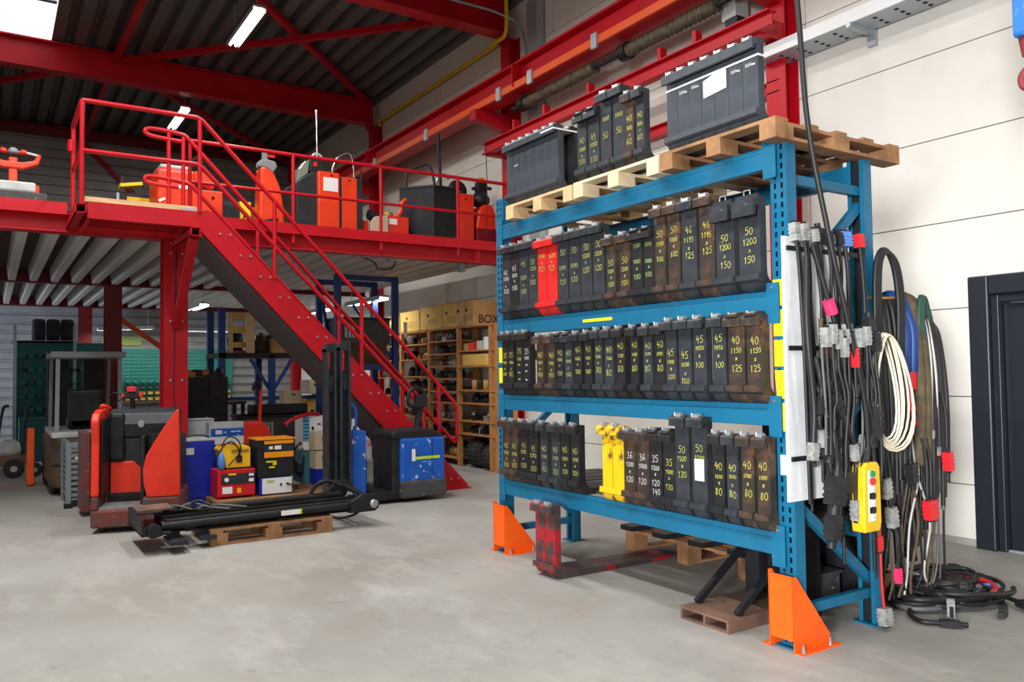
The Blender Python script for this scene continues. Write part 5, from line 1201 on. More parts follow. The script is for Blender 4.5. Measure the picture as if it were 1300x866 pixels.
for i in range(3): MB().box(3.45, 3.76, 8.99, 9.0, .04 + .13 * i, .15 + .13 * i).build('drawer', 'dark_grey_plastic', t)
# ================================================================== MACHINES ON THE MEZZANINE (deck z = 3.135)
ZD = 3.136
t = thing('hand_pallet_truck', 'orange handled pallet jack with pale battery at the left edge of the mezzanine', 'pallet truck', (.2, 10.2, ZD))
MB().box(-.4, .5, 9.95, 10.45, ZD + .16, ZD + .25).build('frame', 'skirt_grey', t, bevel=.008); MB().box(-.25, .4, 9.97, 10.2, ZD + .25, ZD + .36).build('battery', 'light_grey', t, bevel=.02)
MB().box(.38, .43, 9.98, 10.06, ZD + .25, ZD + .33).build('red_stop', 'truck_red', t)
MB().box(.15, .23, 10.0, 10.06, ZD + .3, ZD + .62).build('tiller_stem', 'truck_orange', t, bevel=.01)
MB().prism([(-.02, ZD + .54), (.1, ZD + .5), (.28, ZD + .5), (.42, ZD + .56), (.45, ZD + .66), (.42, ZD + .68), (.38, ZD + .6), (.28, ZD + .57), (.1, ZD + .57), (0, ZD + .6)], 9.98, 10.06, 'y').build('tiller_grip', 'truck_orange', t, bevel=.012)
MB().tube(spline([(.43, 10.02, ZD + .66), (.32, 10.02, ZD + .68), (.24, 10.02, ZD + .68)]), .015, 8).tube(spline([(-.05, 10.02, ZD + .66), (.05, 10.02, ZD + .68), (.13, 10.02, ZD + .68)]), .015, 8).build('hand_bar', 'light_grey', t)
MB().lathe([(0, .07), (.03, .06), (.05, .03), (.055, 0), (0, 0)], (.19, 10.02, ZD + .66), 'z', 12).build('tiller_knob', 'grey_plastic', t)
for x_ in (.1, .28): MB().lathe([(0, .05), (.025, .045), (.035, .02), (.035, 0), (0, 0)], (x_, 10.0, ZD + .66), 'z', 10).build('thumb_switch', 'truck_red', t)
for c in ((-.3, 0, .08), (.2, 0, .08)): wheel(None, c, .08, .06, 'y', t)
for c in (.12, .33): MB().box(c, c + .03, 9.96, 9.99, ZD, ZD + .16).build('leg', 'grey_plastic', t)
# far clutter behind the landing
t = thing('yellow_machine', 'small machine with yellow lid and yellow drawers behind the landing', 'machine', (1.45, 11.3, ZD))
MB().box(1.35, 1.75, 11.2, 11.6, ZD, ZD + .62).build('body', 'black_plastic', t, bevel=.01); MB().bar((1.36, 11.2, ZD + .68), (1.62, 11.2, ZD + .73), .2, .04).build('lid', 'sticker_yellow', t)
for z in (.05, .32): MB().box(1.45, 1.73, 11.19, 11.2, ZD + z, ZD + z + .24).build('drawer', 'charger_yellow', t)
MB().box(1.33, 1.36, 11.19, 11.3, ZD, ZD + .6).build('side_rail', 'galv', t)
for i in range(2): MB().prism([(1.36 + .28 * i, ZD + .7), (1.40 + .28 * i, ZD + .86), (1.44 + .28 * i, ZD + .7)], 11.25, 11.28, 'y').build('horn', 'black_steel', t)
for i in range(5):
    o = MB().box(.86 + .09 * i, .93 + .09 * i, 11.6, 11.9, ZD, ZD + .3 + .04 * (i % 3)).box(.88 + .09 * i, .91 + .09 * i, 11.68, 11.8, ZD + .3, ZD + .42).build('battery_cell', 'black_plastic', bevel=.006); tag(o, 'black battery cell in a row behind the landing', 'battery', 'black cells behind the landing')
o = MB().lathe([(0, 0), (.14, 0), (.17, .1), (.17, .4), (.14, .5), (0, .5)], (1.24, 11.5, ZD), 'z', 14).build('black_drum', 'tyre'); tag(o, 'dark rounded drum beside the yellow machine on the mezzanine', 'drum')
# orange truck 1
t = thing('pallet_truck', 'orange pallet truck with white stripes behind the stair head', 'truck', (2.0, 10.5, ZD))
MB().box(1.66, 2.1, 10.3, 10.9, ZD, ZD + .78).build('body', 'truck_orange', t, bevel=.05, seg=3); MB().box(2.06, 2.42, 10.28, 10.8, ZD, ZD + .55).build('battery_cover', 'truck_orange', t, bevel=.015)
MB().box(1.7, 2.05, 10.34, 10.86, ZD + .78, ZD + .83).build('top_shell', 'light_grey', t, bevel=.02)
for z in (.6, .54): MB().box(1.9, 2.06, 10.293, 10.3, ZD + z, ZD + z + .04).build('white_stripe', 'paper_white', t)
for z in (.36, .27): MB().bar((1.68, 10.295, ZD + z), (1.75, 10.295, ZD + z + .04), .012, .03).build('white_flash', 'paper_white', t)
MB().cyl((1.95, 10.3, ZD + .36), (1.95, 10.285, ZD + .36), .025, 10).build('lock', 'gold_part', t)
MB().box(2.18, 2.26, 10.272, 10.28, ZD + .25, ZD + .29).cyl((2.12, 10.28, ZD + .5), (2.12, 10.27, ZD + .5), .014, 8).cyl((2.3, 10.28, ZD + .46), (2.3, 10.27, ZD + .46), .02, 8).build('grip_hole', 'slot_dark', t)
MB().prism([(2.1, ZD + .7), (2.35, ZD + .62), (2.36, ZD + .68), (2.2, ZD + .83), (2.1, ZD + .8)], 10.45, 10.6, 'y').build('tiller', 'truck_orange', t, bevel=.01); MB().tube(spline([(2.16, 10.4, ZD + .84), (2.2, 10.4, ZD + .92), (2.14, 10.4, ZD + .97), (2.08, 10.4, ZD + .92)]), .012, 6).build('hook', 'black_steel', t)
t = case('dark_case', 'dark grey case standing right of the orange pallet truck on the mezzanine', 2.44, 2.66, 10.4, 10.7, ZD, ZD + .45, 'dark_grey_plastic', .01, 'case'); MB().box(2.46, 2.64, 10.394, 10.4, ZD + .05, ZD + .4).build('panel', 'black_plastic', t)
t = case('yellow_carton', 'yellow carton beside brown boxes behind the stair rail', 2.68, 2.82, 10.5, 10.8, ZD + .12, ZD + .5, 'sticker_yellow', .003, 'box'); MB().prism([(2.72, ZD + .3), (2.78, ZD + .36), (2.78, ZD + .33), (2.72, ZD + .27)], 10.494, 10.5, 'y').build('mark', 'black_plastic', t)
for i in range(3):
    t = case('brown_carton', 'plain brown carton behind the orange cowl, %s from the left' % ORD[i], 2.9 + .24 * i, 3.12 + .24 * i, 10.8, 11.1, ZD + .1, ZD + .5 + .02 * i, 'cardboard', .003, 'box'); MB().box(2.98 + .24 * i, 3.0 + .24 * i, 10.795, 10.8, ZD + .12, ZD + .48).build('tape', 'box_beige', t)
t = case('lilac_tray', 'pale lilac tray under the yellow carton on the mezzanine', 2.62, 2.86, 10.25, 10.48, ZD, ZD + .12, 'light_grey', .004, 'tray'); MB().box(2.64, 2.84, 10.27, 10.46, ZD + .12, ZD + .125).build('rim', 'grey_plastic', t)
# orange cowl
t = thing('orange_cowl_truck', 'tall orange curved truck cowl with grey cap behind the guard rail', 'truck', (3.0, 10.25, ZD))
MB().prism([(2.82, ZD), (2.83, ZD + .3), (2.85, ZD + .9), (2.93, ZD + .9), (3.03, ZD + .83), (3.11, ZD + .65), (3.15, ZD + .4), (3.16, ZD)], 10.15, 10.4, 'y').build('cowl', 'truck_orange', t, bevel=.035, seg=3)
MB().prism([(2.84, ZD + .91), (2.86, ZD + 1.0), (2.95, ZD + 1.02), (3.06, ZD + 1.0), (3.08, ZD + .93), (3.02, ZD + .84), (2.95, ZD + .9)], 10.2, 10.38, 'y').build('cap', 'grey_plastic', t, bevel=.02); MB().box(2.9, 2.97, 10.24, 10.32, ZD + 1.0, ZD + 1.12).build('knob', 'grey_plastic', t, bevel=.02); MB().box(2.97, 3.06, 10.25, 10.29, ZD + 1.06, ZD + 1.09).build('switch', 'plug_red', t)
MB().prism([(2.85, ZD + .2), (3.0, ZD + .25), (3.07, ZD + .24), (3.0, ZD + .18)], 10.08, 10.15, 'y').build('pedal', 'black_plastic', t, bevel=.01)
o = MB().box(3.14, 3.28, 10.3, 10.6, ZD, ZD + .16).build('teal_box', 'teal', bevel=.006); tag(o, 'small teal box at the foot of the orange cowl', 'box')
# truck 3: black and orange stacker
t = thing('stacker_truck', 'orange and black stacker truck with white label and chrome loop', 'truck', (3.75, 10.3, ZD))
MB().prism([(3.32, ZD), (3.3, ZD + .75), (3.52, ZD + .92), (3.6, ZD + .92), (3.6, ZD)], 10.15, 10.7, 'y').build('side_case', 'dark_grey_plastic', t, bevel=.012); MB().box(3.58, 3.88, 10.1, 10.7, ZD, ZD + .93).build('front_cover', 'truck_orange', t, bevel=.02)
MB().box(3.9, 4.22, 10.14, 10.75, ZD, ZD + .9).build('mast_case', 'dark_grey_plastic', t, bevel=.012); MB().box(3.92, 4.13, 10.125, 10.14, ZD + .18, ZD + .89).build('mast_cover', 'truck_orange', t, bevel=.006)
MB().box(3.65, 3.85, 10.092, 10.1, ZD + .67, ZD + .85).build('label', 'paper_white', t); MB().cyl((3.76, 10.1, ZD + .885), (3.76, 10.09, ZD + .885), .015, 8).cyl((4.02, 10.125, ZD + .85), (4.02, 10.115, ZD + .85), .013, 8).build('lock', 'slot_dark', t)
MB().prism([(3.33, ZD + .78), (3.36, ZD + .95), (3.44, ZD + 1.06), (3.5, ZD + 1.08), (3.48, ZD + .9)], 10.2, 10.4, 'y').build('screen', 'glass_dark', t, bevel=.008); MB().box(3.5, 3.72, 10.2, 10.4, ZD + .92, ZD + 1.1).build('console', 'black_plastic', t, bevel=.02); MB().box(3.55, 3.6, 10.19, 10.2, ZD + 1.0, ZD + 1.06).build('red_key', 'plug_red', t)
MB().cyl((3.64, 10.3, ZD + 1.05), (3.63, 10.3, ZD + 1.75), .014, 8).cyl((3.63, 10.3, ZD + 1.75), (3.63, 10.3, ZD + 1.79), .022, 8).build('mast_pole', 'chrome', t)
MB().tube(spline([(3.56, 10.3, ZD + 1.08), (3.58, 10.3, ZD + 1.17), (3.64, 10.3, ZD + 1.2), (3.7, 10.3, ZD + 1.16), (3.71, 10.3, ZD + 1.05)]), .018, 8).build('tiller_loop', 'light_grey', t)
MB().tube(spline([(3.88, 10.4, ZD + .9), (3.9, 10.4, ZD + 1.1), (4.0, 10.4, ZD + 1.25), (4.12, 10.4, ZD + 1.3), (4.18, 10.4, ZD + 1.2), (4.2, 10.4, ZD + .92)]), .014, 8).build('guard_loop', 'chrome', t)
# small orange motor unit
t = thing('motor_unit', 'small orange drive unit with rusty white plate behind the rail', 'machine', (4.5, 10.2, ZD))
MB().box(4.52, 4.86, 10.05, 10.4, ZD, ZD + .42).build('case', 'truck_red', t, bevel=.01); MB().prism([(4.28, ZD), (4.28, ZD + .3), (4.34, ZD + .38), (4.54, ZD + .42), (4.54, ZD)], 10.02, 10.06, 'y').build('plate', 'guard_white' if 'guard_white' in MATS else 'box_beige', t, bevel=.01)
MB().box(4.56, 4.68, 10.043, 10.05, ZD + .3, ZD + .38).build('label', 'paper_white', t); MB().tube(spline([(4.7, 10.1, ZD + .42), (4.76, 10.1, ZD + .5), (4.78, 10.1, ZD + .62), (4.84, 10.1, ZD + .68)]), .028, 8).build('arm', 'truck_orange', t)
MB().lathe([(0, .08), (.06, .07), (.07, 0), (0, 0)], (4.62, 10.2, ZD + .42), 'z', 12).build('cap', 'gold_part', t); MB().cyl((4.22, 10.2, ZD), (4.22, 10.2, ZD + 1.05), .016, 8).build('lever', 'black_steel', t)
MB().box(4.18, 4.32, 10.2, 10.4, ZD + .05, ZD + .35).build('small_motor', 'truck_red', t, bevel=.01); MB().cyl((4.3, 10.15, ZD + .42), (4.4, 10.15, ZD + .42), .07, 12).build('spool', 'black_plastic', t)
# big black box truck
t = thing('box_truck', 'scuffed black box-shaped truck with black loop handle by the rack', 'truck', (5.3, 10.2, ZD))
MB().prism([(4.86, 10.35), (5.2, 9.95), (5.58, 9.98), (5.6, 10.4), (5.2, 10.75)], ZD + .02, ZD + .88, 'z').build('body', 'black_steel', t, bevel=.006)
MB().prism([(4.85, 10.35), (5.2, 9.93), (5.59, 9.96), (5.62, 10.4), (5.2, 10.77)], ZD + .87, ZD + .9, 'z').build('lid', 'black_plastic', t); MB().prism([(5.18, 9.935), (5.59, 9.965), (5.57, 10.3), (5.2, 10.3)], ZD, ZD + .17, 'z').build('bumper', 'skirt_grey', t)
MB().box(5.6, 5.87, 9.98, 10.5, ZD, ZD + .84).build('side_cover', 'truck_red', t, bevel=.012); MB().cyl((5.73, 9.98, ZD + .76), (5.73, 9.965, ZD + .76), .014, 8).build('lock', 'slot_dark', t)
MB().tube(spline([(4.95, 10.3, ZD + .7), (4.95, 10.3, ZD + 1.05), (5.0, 10.3, ZD + 1.15), (5.2, 10.2, ZD + 1.24), (5.26, 10.15, ZD + 1.18), (5.32, 10.12, ZD + .88)]), .018, 8).build('guard_loop', 'black_plastic', t)
MB().cyl((5.5, 10.3, ZD + .9), (5.46, 10.3, ZD + 1.75), .024, 8).build('mast_pole', 'black_steel', t); MB().tube(spline([(5.38, 10.2, ZD + 1.0), (5.42, 10.2, ZD + 1.1), (5.5, 10.2, ZD + 1.13), (5.58, 10.2, ZD + 1.08)]), .018, 8).build('tiller_loop', 'chrome', t)
MB().lathe([(.06, -.04), (.13, -.05), (.16, 0), (.13, .05), (.06, .04), (.06, -.04)], (5.72, 10.2, ZD + .92), 'y', 16).build('hose_reel', 'black_plastic', t)
# last red truck
t = thing('red_truck', 'rounded red truck with black tiller head beside the blue rack top', 'truck', (6.08, 10.15, ZD))
MB().prism([(5.92, ZD + .02), (5.93, ZD + .4), (5.97, ZD + .62), (6.05, ZD + .72), (6.2, ZD + .74), (6.26, ZD + .6), (6.26, ZD + .02)], 10.0, 10.35, 'y').build('cowl', 'truck_red', t, bevel=.04, seg=3)
MB().box(5.91, 6.27, 9.97, 10.38, ZD + .01, ZD + .36).build('skirt', 'steel_darkred', t, bevel=.02); MB().box(5.89, 6.28, 9.95, 10.4, ZD, ZD + .06).build('base', 'wood_old', t)
MB().lathe([(0, 0), (.1, 0), (.14, .05), (.14, .12), (.08, .2), (0, .22)], (6.08, 10.15, ZD + .72), 'z', 14).build('tiller_base', 'black_plastic', t); MB().box(6.0, 6.18, 10.1, 10.2, ZD + .9, ZD + 1.08).build('tiller_head', 'black_plastic', t, bevel=.03); MB().box(6.02, 6.13, 10.08, 10.18, ZD + 1.06, ZD + 1.14).build('tiller_cap', 'charger_orange', t, bevel=.02)
MB().box(5.94, 6.02, 10.12, 10.17, ZD + .95, ZD + .99).box(6.16, 6.26, 10.12, 10.17, ZD + .98, ZD + 1.02).build('hand_grip', 'black_plastic', t)
cable('steel_wire', 'thin wire running from the lower red rail down to the mezzanine', [(5.72, 9.4, 4.6), (5.8, 9.5, 4.1), (5.85, 9.6, 3.3)], .006, 'cable_black', cat='wire')
cable('steel_wire', 'thin hooked wire hanging beside the rack top', [(6.3, 9.2, 4.4), (6.25, 9.3, 3.9), (6.2, 9.4, 3.4)], .006, 'cable_black', cat='wire')

# ================================================================== WOODEN SHELF ALONG THE RIGHT WALL
sh = thing('wooden_shelf', 'tall wooden shelf full of machine parts against the wall', 'shelf', (6.15, 11.5, 0))
bays = [9.62, 10.55, 11.5, 12.55, 13.6]
for y in bays:
    for x in (5.92, 6.2): MB().box(x - .03, x + .03, y - .035, y + .035, 0, 2.07).build('upright', 'wood_shelf', sh)
for x in (5.89, 6.17): MB().box(x, x + .06, 9.44, 9.50, 0, 2.08).build('end_post', 'wood_shelf', sh)
MB().box(5.9, 6.22, 9.44, 9.58, 1.05, 1.1).build('end_tie', 'wood_shelf', sh)
LEV = [[.48, .67, .93, 1.12, 1.47, 1.70, 2.06], [.1, .4, .66, .92, 1.09, 1.29, 1.48, 1.67, 1.87, 2.06], [.1, .4, .66, .95, 1.12, 1.32, 1.6, 1.85, 2.06], [.1, .4, .7, 1.0, 1.3, 1.6, 1.85, 2.06]]
for bi, lv in enumerate(LEV):
    y0, y1 = bays[bi] + .035, bays[bi + 1] - .035
    if bi == 0: y0 = 9.5
    for z in lv: MB().box(5.88, 6.235, y0, y1, z, z + .022).build('shelf_board', 'wood_shelf', sh)
r_ = random.Random(5)
bayn = ['nearest bay', 'second bay', 'third bay', 'farthest bay']
def motor(x, y, z, s):
    m_ = r_.choice(['black_steel', 'fork_dark', 'fork_brown', 'skirt_grey', 'galv', 'gold_part', 'black_plastic'])
    k = r_.random()
    mb = MB()
    if k < .45:
        mb.lathe([(0, 0), (s * .45, 0), (s * .5, s * .08), (s * .5, s * .7), (s * .35, s * .8), (s * .35, s), (0, s)], (x, y, z), 'z', 10); mb.cyl((x, y, z + s), (x, y, z + s * 1.15), s * .12, 8)
    elif k < .8:
        mb.lathe([(0, -s * .7), (s * .3, -s * .7), (s * .45, -s * .5), (s * .45, s * .4), (s * .3, s * .5), (s * .15, s * .7), (0, s * .7)], (x, y, z + s * .45), r_.choice('xy'), 10); mb.box(x - s * .3, x + s * .3, y - s * .3, y + s * .3, z, z + s * .1)
    else:
        mb.box(x - s * .5, x + s * .5, y - s * .5, y + s * .5, z, z + s * .6).cyl((x, y, z + s * .6), (x, y, z + s * .9), s * .25, 8)
    return mb.build('machine_part', m_)
for bi, lv in enumerate(LEV):
    for li, z in enumerate(lv[:-1]):
        gap_ = lv[li + 1] - z - .03
        if bi == 0 and li >= 3: continue
        nn = 5 if bi < 2 else 4
        for k in range(nn):
            y = bays[bi] + .12 + (bays[bi + 1] - bays[bi] - .24) * (k + .5) / nn + r_.uniform(-.03, .03)
            s = min(gap_ * .8, r_.uniform(.1, .17))
            o = motor(6.03 + r_.uniform(-.02, .05), y, z + .023, s)
            tag(o, 'small dark machine part on the %s board up, %s of the wooden shelf' % (ORD[li], bayn[bi]), 'machine part', 'parts on board %d of the %s' % (li + 1, bayn[bi]))
# special things on the nearest bay
for i, y in enumerate((9.75, 9.9, 10.07, 10.22)):
    o = MB().lathe([(0, 0), (.05, 0), (.05, .13), (.045, .14), (0, .14)], (6.0, y, 1.143), 'z', 12).build('tin', 'cardboard' if i % 2 else 'fork_brown'); tag(o, 'brown tin on the fourth board of the nearest shelf bay', 'tin', 'brown tins')
t = case('wooden_box', 'long light wooden drawer box on the nearest shelf bay', 5.9, 6.2, 9.68, 10.42, 1.493, 1.66, 'cardboard_yellow', .004, 'box'); MB().box(5.893, 5.9, 9.7, 10.4, 1.5, 1.65).build('front', 'cardboard_yellow', t)
for i, (y, w, h, m_, nmx) in enumerate(((10.38, .12, .1, 'cardboard', 'brown'), (10.22, .14, .11, 'truck_orange', 'orange'), (9.98, .14, .13, 'light_grey', 'pale green'), (9.78, .15, .18, 'white_plastic', 'white'))):
    t = case('small_carton', '%s small carton on the fifth board of the nearest shelf bay' % nmx, 5.93, 6.15, y - w / 2, y + w / 2, 1.723, 1.723 + h, m_, .004, 'box'); MB().box(5.93, 6.15, y - w / 2 - .001, y - w / 2 + .02, 1.723 + h, 1.726 + h).build('flap', m_, t)
# big cartons on top of the shelf
xs = [(10.02, 10.5, .36, 'cardboard', 'large brown carton marked BOX at the near end of the shelf top'), (10.52, 10.98, .37, 'cardboard_yellow', 'yellowish carton on the shelf top, second from the near end'), (11.0, 11.75, .37, 'cardboard_yellow', 'wide yellowish carton on the shelf top, third from the near end'), (11.78, 12.5, .34, 'cardboard_yellow', 'yellowish carton on the shelf top, behind the blue post'), (12.55, 13.3, .3, 'cardboard', 'farthest brown carton on the shelf top')]
for y0, y1, h, m_, lb in xs:
    t = case('carton', lb, 5.87, 6.36, y0, y1, 2.084, 2.084 + h, m_, .006, 'box')
    n_ = 2 if y0 < 10.1 else 1
    for k in range(n_):
        yc = y0 + (y1 - y0) * (k + .5) / n_ + .1
        MB().box(5.866, 5.87, yc - .03, yc + .03, 2.29, 2.33).build('hand_hole', 'slot_dark', t)
    for k in range(4): MB().box(5.8665, 5.87, (y0 + y1) / 2 - .2, (y0 + y1) / 2 + .08, 2.16 + .025 * k, 2.166 + .025 * k).build('printed_line', 'ink_brown', t)
    MB().box(5.87, 6.225, (y0 + y1) / 2 - .03, (y0 + y1) / 2 + .03, 2.084 + h, 2.086 + h).build('tape', 'box_beige', t)
    if y0 < 10.1:
        lettering('box_print', 'BOX', .17, 'ink_brown', t, (6.12, 10.017, 2.17), (R(90), 0, 0), local=False, bold=.004)
        MB().box(5.866, 5.87, 10.26, 10.266, 2.09, 2.44).build('edge', 'ink_brown', t)
# tyres under the shelf
def tyre(name, label, c, r, w, axis, group, rim='rim_red', tread=True):
    t = thing(name, label, 'tyre', (c[0], c[1], c[2] - r), group=group)
    MB().lathe([(r * .55, -w * .42), (r * .85, -w * .5), (r * .97, -w * .4), (r, -w * .2), (r, w * .2), (r * .97, w * .4), (r * .85, w * .5), (r * .55, w * .42), (r * .5, 0), (r * .55, -w * .42)], c, axis, 28).build('rubber', 'tyre', t)
    MB().lathe([(0, -w * .25), (r * .3, -w * .28), (r * .56, -w * .4), (r * .56, w * .4), (r * .3, w * .28), (0, w * .25)], c, axis, 18).build('rim', rim, t)
    if tread:
        b = MB()
        for k in range(20):
            a = 6.2832 * k / 20
            for s in (-1, 1):
                d = (math.cos(a), math.sin(a)); d2 = (math.cos(a + .12), math.sin(a + .12))
                if axis == 'y': p, q = (c[0] + d[0] * r, c[1] + s * w * .05, c[2] + d[1] * r), (c[0] + d2[0] * r, c[1] + s * w * .45, c[2] + d2[1] * r)
                else: p, q = (c[0] + s * w * .05, c[1] + d[0] * r, c[2] + d[1] * r), (c[0] + s * w * .45, c[1] + d2[0] * r, c[2] + d2[1] * r)
                b.bar(p, q, r * .13, r * .07, (d[0], 0, d[1]) if axis == 'y' else (0, d[0], d[1]))
        b.build('tread_block', 'tyre', t)
    return t
tyre('tyre', 'big treaded tyre with red rim under the nearest shelf bay', (6.1, 10.18, .215), .21, .34, 'y', None)
tyre('tyre', 'smaller grey tyre in front of the treaded one under the shelf', (6.05, 9.78, .185), .18, .22, 'y', None, 'skirt_grey')
tyre('tyre', 'dark tyre lying in shade under the second shelf bay', (6.15, 11.0, .05 + .16), .16, .2, 'y', None, 'black_steel', False)

# ================================================================== BLUE RACKS UNDER THE MEZZANINE
br = thing('blue_shelf_rack', 'tall blue rack frame behind the stairs with a grey bin on its shelf', 'rack', (4.85, 11.8, 0))
for x in (4.37, 5.31):
    for y in (11.5, 12.3): MB().box(x - .045, x + .045, y - .04, y + .04, 0, 2.9).build('upright', 'shelf_blue', br)
for y in (11.5, 12.3):
    for z in (2.82, 1.45, .75): MB().box(4.4, 5.28, y - .025, y + .025, z, z + .08).build('beam', 'shelf_blue', br)
MB().bar((5.3, 11.55, 1.6), (4.9, 12.2, 2.5), .04, .04).bar((4.4, 11.55, 1.0), (4.4, 12.25, 2.6), .04, .04).build('diagonal_brace', 'shelf_blue', br)
for z in (1.53, .83): MB().box(4.36, 5.32, 11.5, 12.3, z, z + .02).build('shelf_board', 'wood_dark', br)
MB().box(5.44, 5.5, 11.46, 11.47, 1.95, 2.2).build('hang_tag', 'paper_white', br)
t = case('grey_bin', 'long grey brown transport bin on the blue rack shelf behind the stairs', 4.43, 5.25, 11.56, 12.25, 1.86, 2.26, 'skirt_grey', .012, 'bin'); MB().box(4.42, 5.26, 11.545, 12.26, 2.22, 2.262).build('rim', 'black_steel', t); MB().box(4.5, 5.2, 11.57, 12.2, 1.553, 1.86).build('support_frame', 'wood_dark', t)
for i in range(3): MB().box(4.5 + .06 * i, 4.54 + .06 * i, 11.54, 11.56, 1.95, 2.15).build('white_slat', 'light_grey', t)
for i in range(6):
    o = motor(4.55 + .12 * i, 11.75, .855, .2); tag(o, 'dark motor part on the lower shelf of the blue rack behind the stairs', 'machine part', 'parts on the blue rack')
b2 = thing('blue_work_rack', 'dark blue rack with wooden crates on its deck behind the chargers', 'rack', (4.0, 13.8, 0))
for x in (3.16, 3.97, 5.0):
    for y in (13.5, 14.3): MB().box(x - .05, x + .05, y - .05, y + .05, 0, 2.5 if x < 3.5 else 1.72).build('upright', 'shelf_blue', b2)
MB().box(3.1, 5.1, 13.45, 14.35, 1.68, 1.76).build('deck', 'black_steel', b2)
for s in (-1, 1): MB().bar((3.97, 13.5, 1.1), (3.97 + s * .35, 13.5, 1.66), .05, .05).bar((3.97, 13.5, .98), (3.97 + s * .3, 13.5, .6), .05, .05).build('diagonal_brace', 'shelf_blue', b2)
MB().box(3.1, 5.1, 13.46, 13.52, .98, 1.04).build('beam', 'shelf_blue', b2); MB().box(3.1, 5.1, 13.5, 14.3, .6, .64).build('shelf_board', 'wood_dark', b2)
t = thing('slat_crate', 'open yellow wood slat crate on the dark blue rack deck', 'crate', (3.5, 13.7, 1.762))
for x in (3.27, 3.55, 3.62): MB().box(x, x + .07, 13.5, 13.54, 1.762, 2.42).build('post', 'wood_new', t)
for z in (1.85, 2.1, 2.33): MB().box(3.27, 3.66, 13.54, 13.56, z, z + .09).build('slat', 'cardboard_yellow', t)
MB().box(3.27, 3.7, 13.56, 14.1, 1.762, 1.8).build('base', 'wood_old', t); MB().lathe([(0, 0), (.12, 0), (.14, .2), (.1, .3), (0, .3)], (3.45, 13.8, 1.8), 'z', 12).build('motor', 'black_steel', t)
for i in range(3):
    o = motor(3.85 + .17 * i, 13.7, 1.762, .3); tag(o, 'dark motor on the blue rack deck beside the slat crate', 'machine part', 'motors on the blue rack deck')
t = case('wood_box', 'flat brown wooden box on the dark blue rack deck', 3.95, 4.6, 13.47, 13.6, 1.762, 2.0, 'wood_old', .004, 'box'); MB().box(4.3, 4.36, 13.46, 13.47, 1.8, 2.2).build('white_label', 'light_grey', t)
for i in range(4):
    t = case('carton', 'carton stacked under the dark blue rack, %s from the left' % ORD[i], 3.9 + .33 * i - (.3 if i == 3 else 0), 4.15 + .33 * i - (.3 if i == 3 else 0), 13.5 - .1 * (i == 3), 13.9, .643 if i < 3 else 1.06, .643 + .25 + .06 * i if i < 3 else 1.3, ['box_beige', 'cardboard', 'cardboard_yellow', 'box_beige'][i], .004, 'box'); MB().box(3.98 + .33 * i - (.3 if i == 3 else 0), 4.04 + .33 * i - (.3 if i == 3 else 0), 13.495 - .1 * (i == 3), 13.5 - .1 * (i == 3), 1.2 if i == 3 else .75, 1.24 if i == 3 else .79).build('label', 'slot_dark', t)
t = case('long_bin', 'long grey brown bin on the floor behind the welding machine', 3.1, 4.28, 12.0, 12.6, .35, .8, 'skirt_grey', .012, 'bin'); MB().box(3.08, 4.3, 11.98, 12.62, .76, .8).build('rim', 'black_steel', t)
for i in range(3): MB().box(3.42 + .05 * i, 3.45 + .05 * i, 11.99, 12.0, .5, .7).build('white_slat', 'light_grey', t)
MB().box(3.3, 3.5, 12.05, 12.55, 0, .35).box(4.0, 4.2, 12.05, 12.55, 0, .35).build('foot', 'wood_dark', t)
o = MB().box(3.3, 4.1, 12.05, 12.5, .805, .95).build('black_slab', 'black_plastic', bevel=.02); tag(o, 'flat black pad lying on the long grey bin', 'pad')
t = case('white_case', 'small cream plastic case on the black pad', 3.75, 4.02, 12.1, 12.35, .953, 1.15, 'box_beige', .01, 'case'); MB().box(3.86, 3.92, 12.09, 12.1, 1.08, 1.1).build('latch', 'slot_dark', t)
t = case('black_cabinet', 'tall black cabinet behind the light grey box', 2.36, 2.9, 12.0, 12.5, 0, 1.38, 'black_plastic', .008, 'cabinet'); MB().box(2.38, 2.625, 11.99, 12.0, .05, 1.33).box(2.635, 2.88, 11.99, 12.0, .05, 1.33).build('door', 'black_plastic', t); MB().cyl((2.6, 11.99, .8), (2.6, 11.98, .8), .015, 8).build('knob', 'bolt_steel', t)
for i in range(5):
    o = motor(2.42 + .1 * i, 12.2, 1.381, .12); tag(o, 'small part lying on the black cabinet', 'machine part', 'parts on the black cabinet')
t = case('work_bench', 'low dark workbench with parts behind the black cabinet', 2.9, 4.0, 15.2, 15.9, .86, .92, 'wood_dark', .004, 'bench')
for x in (2.95, 3.95):
    for y in (15.25, 15.85): MB().box(x - .03, x + .03, y - .03, y + .03, 0, .86).build('leg', 'black_steel', t)
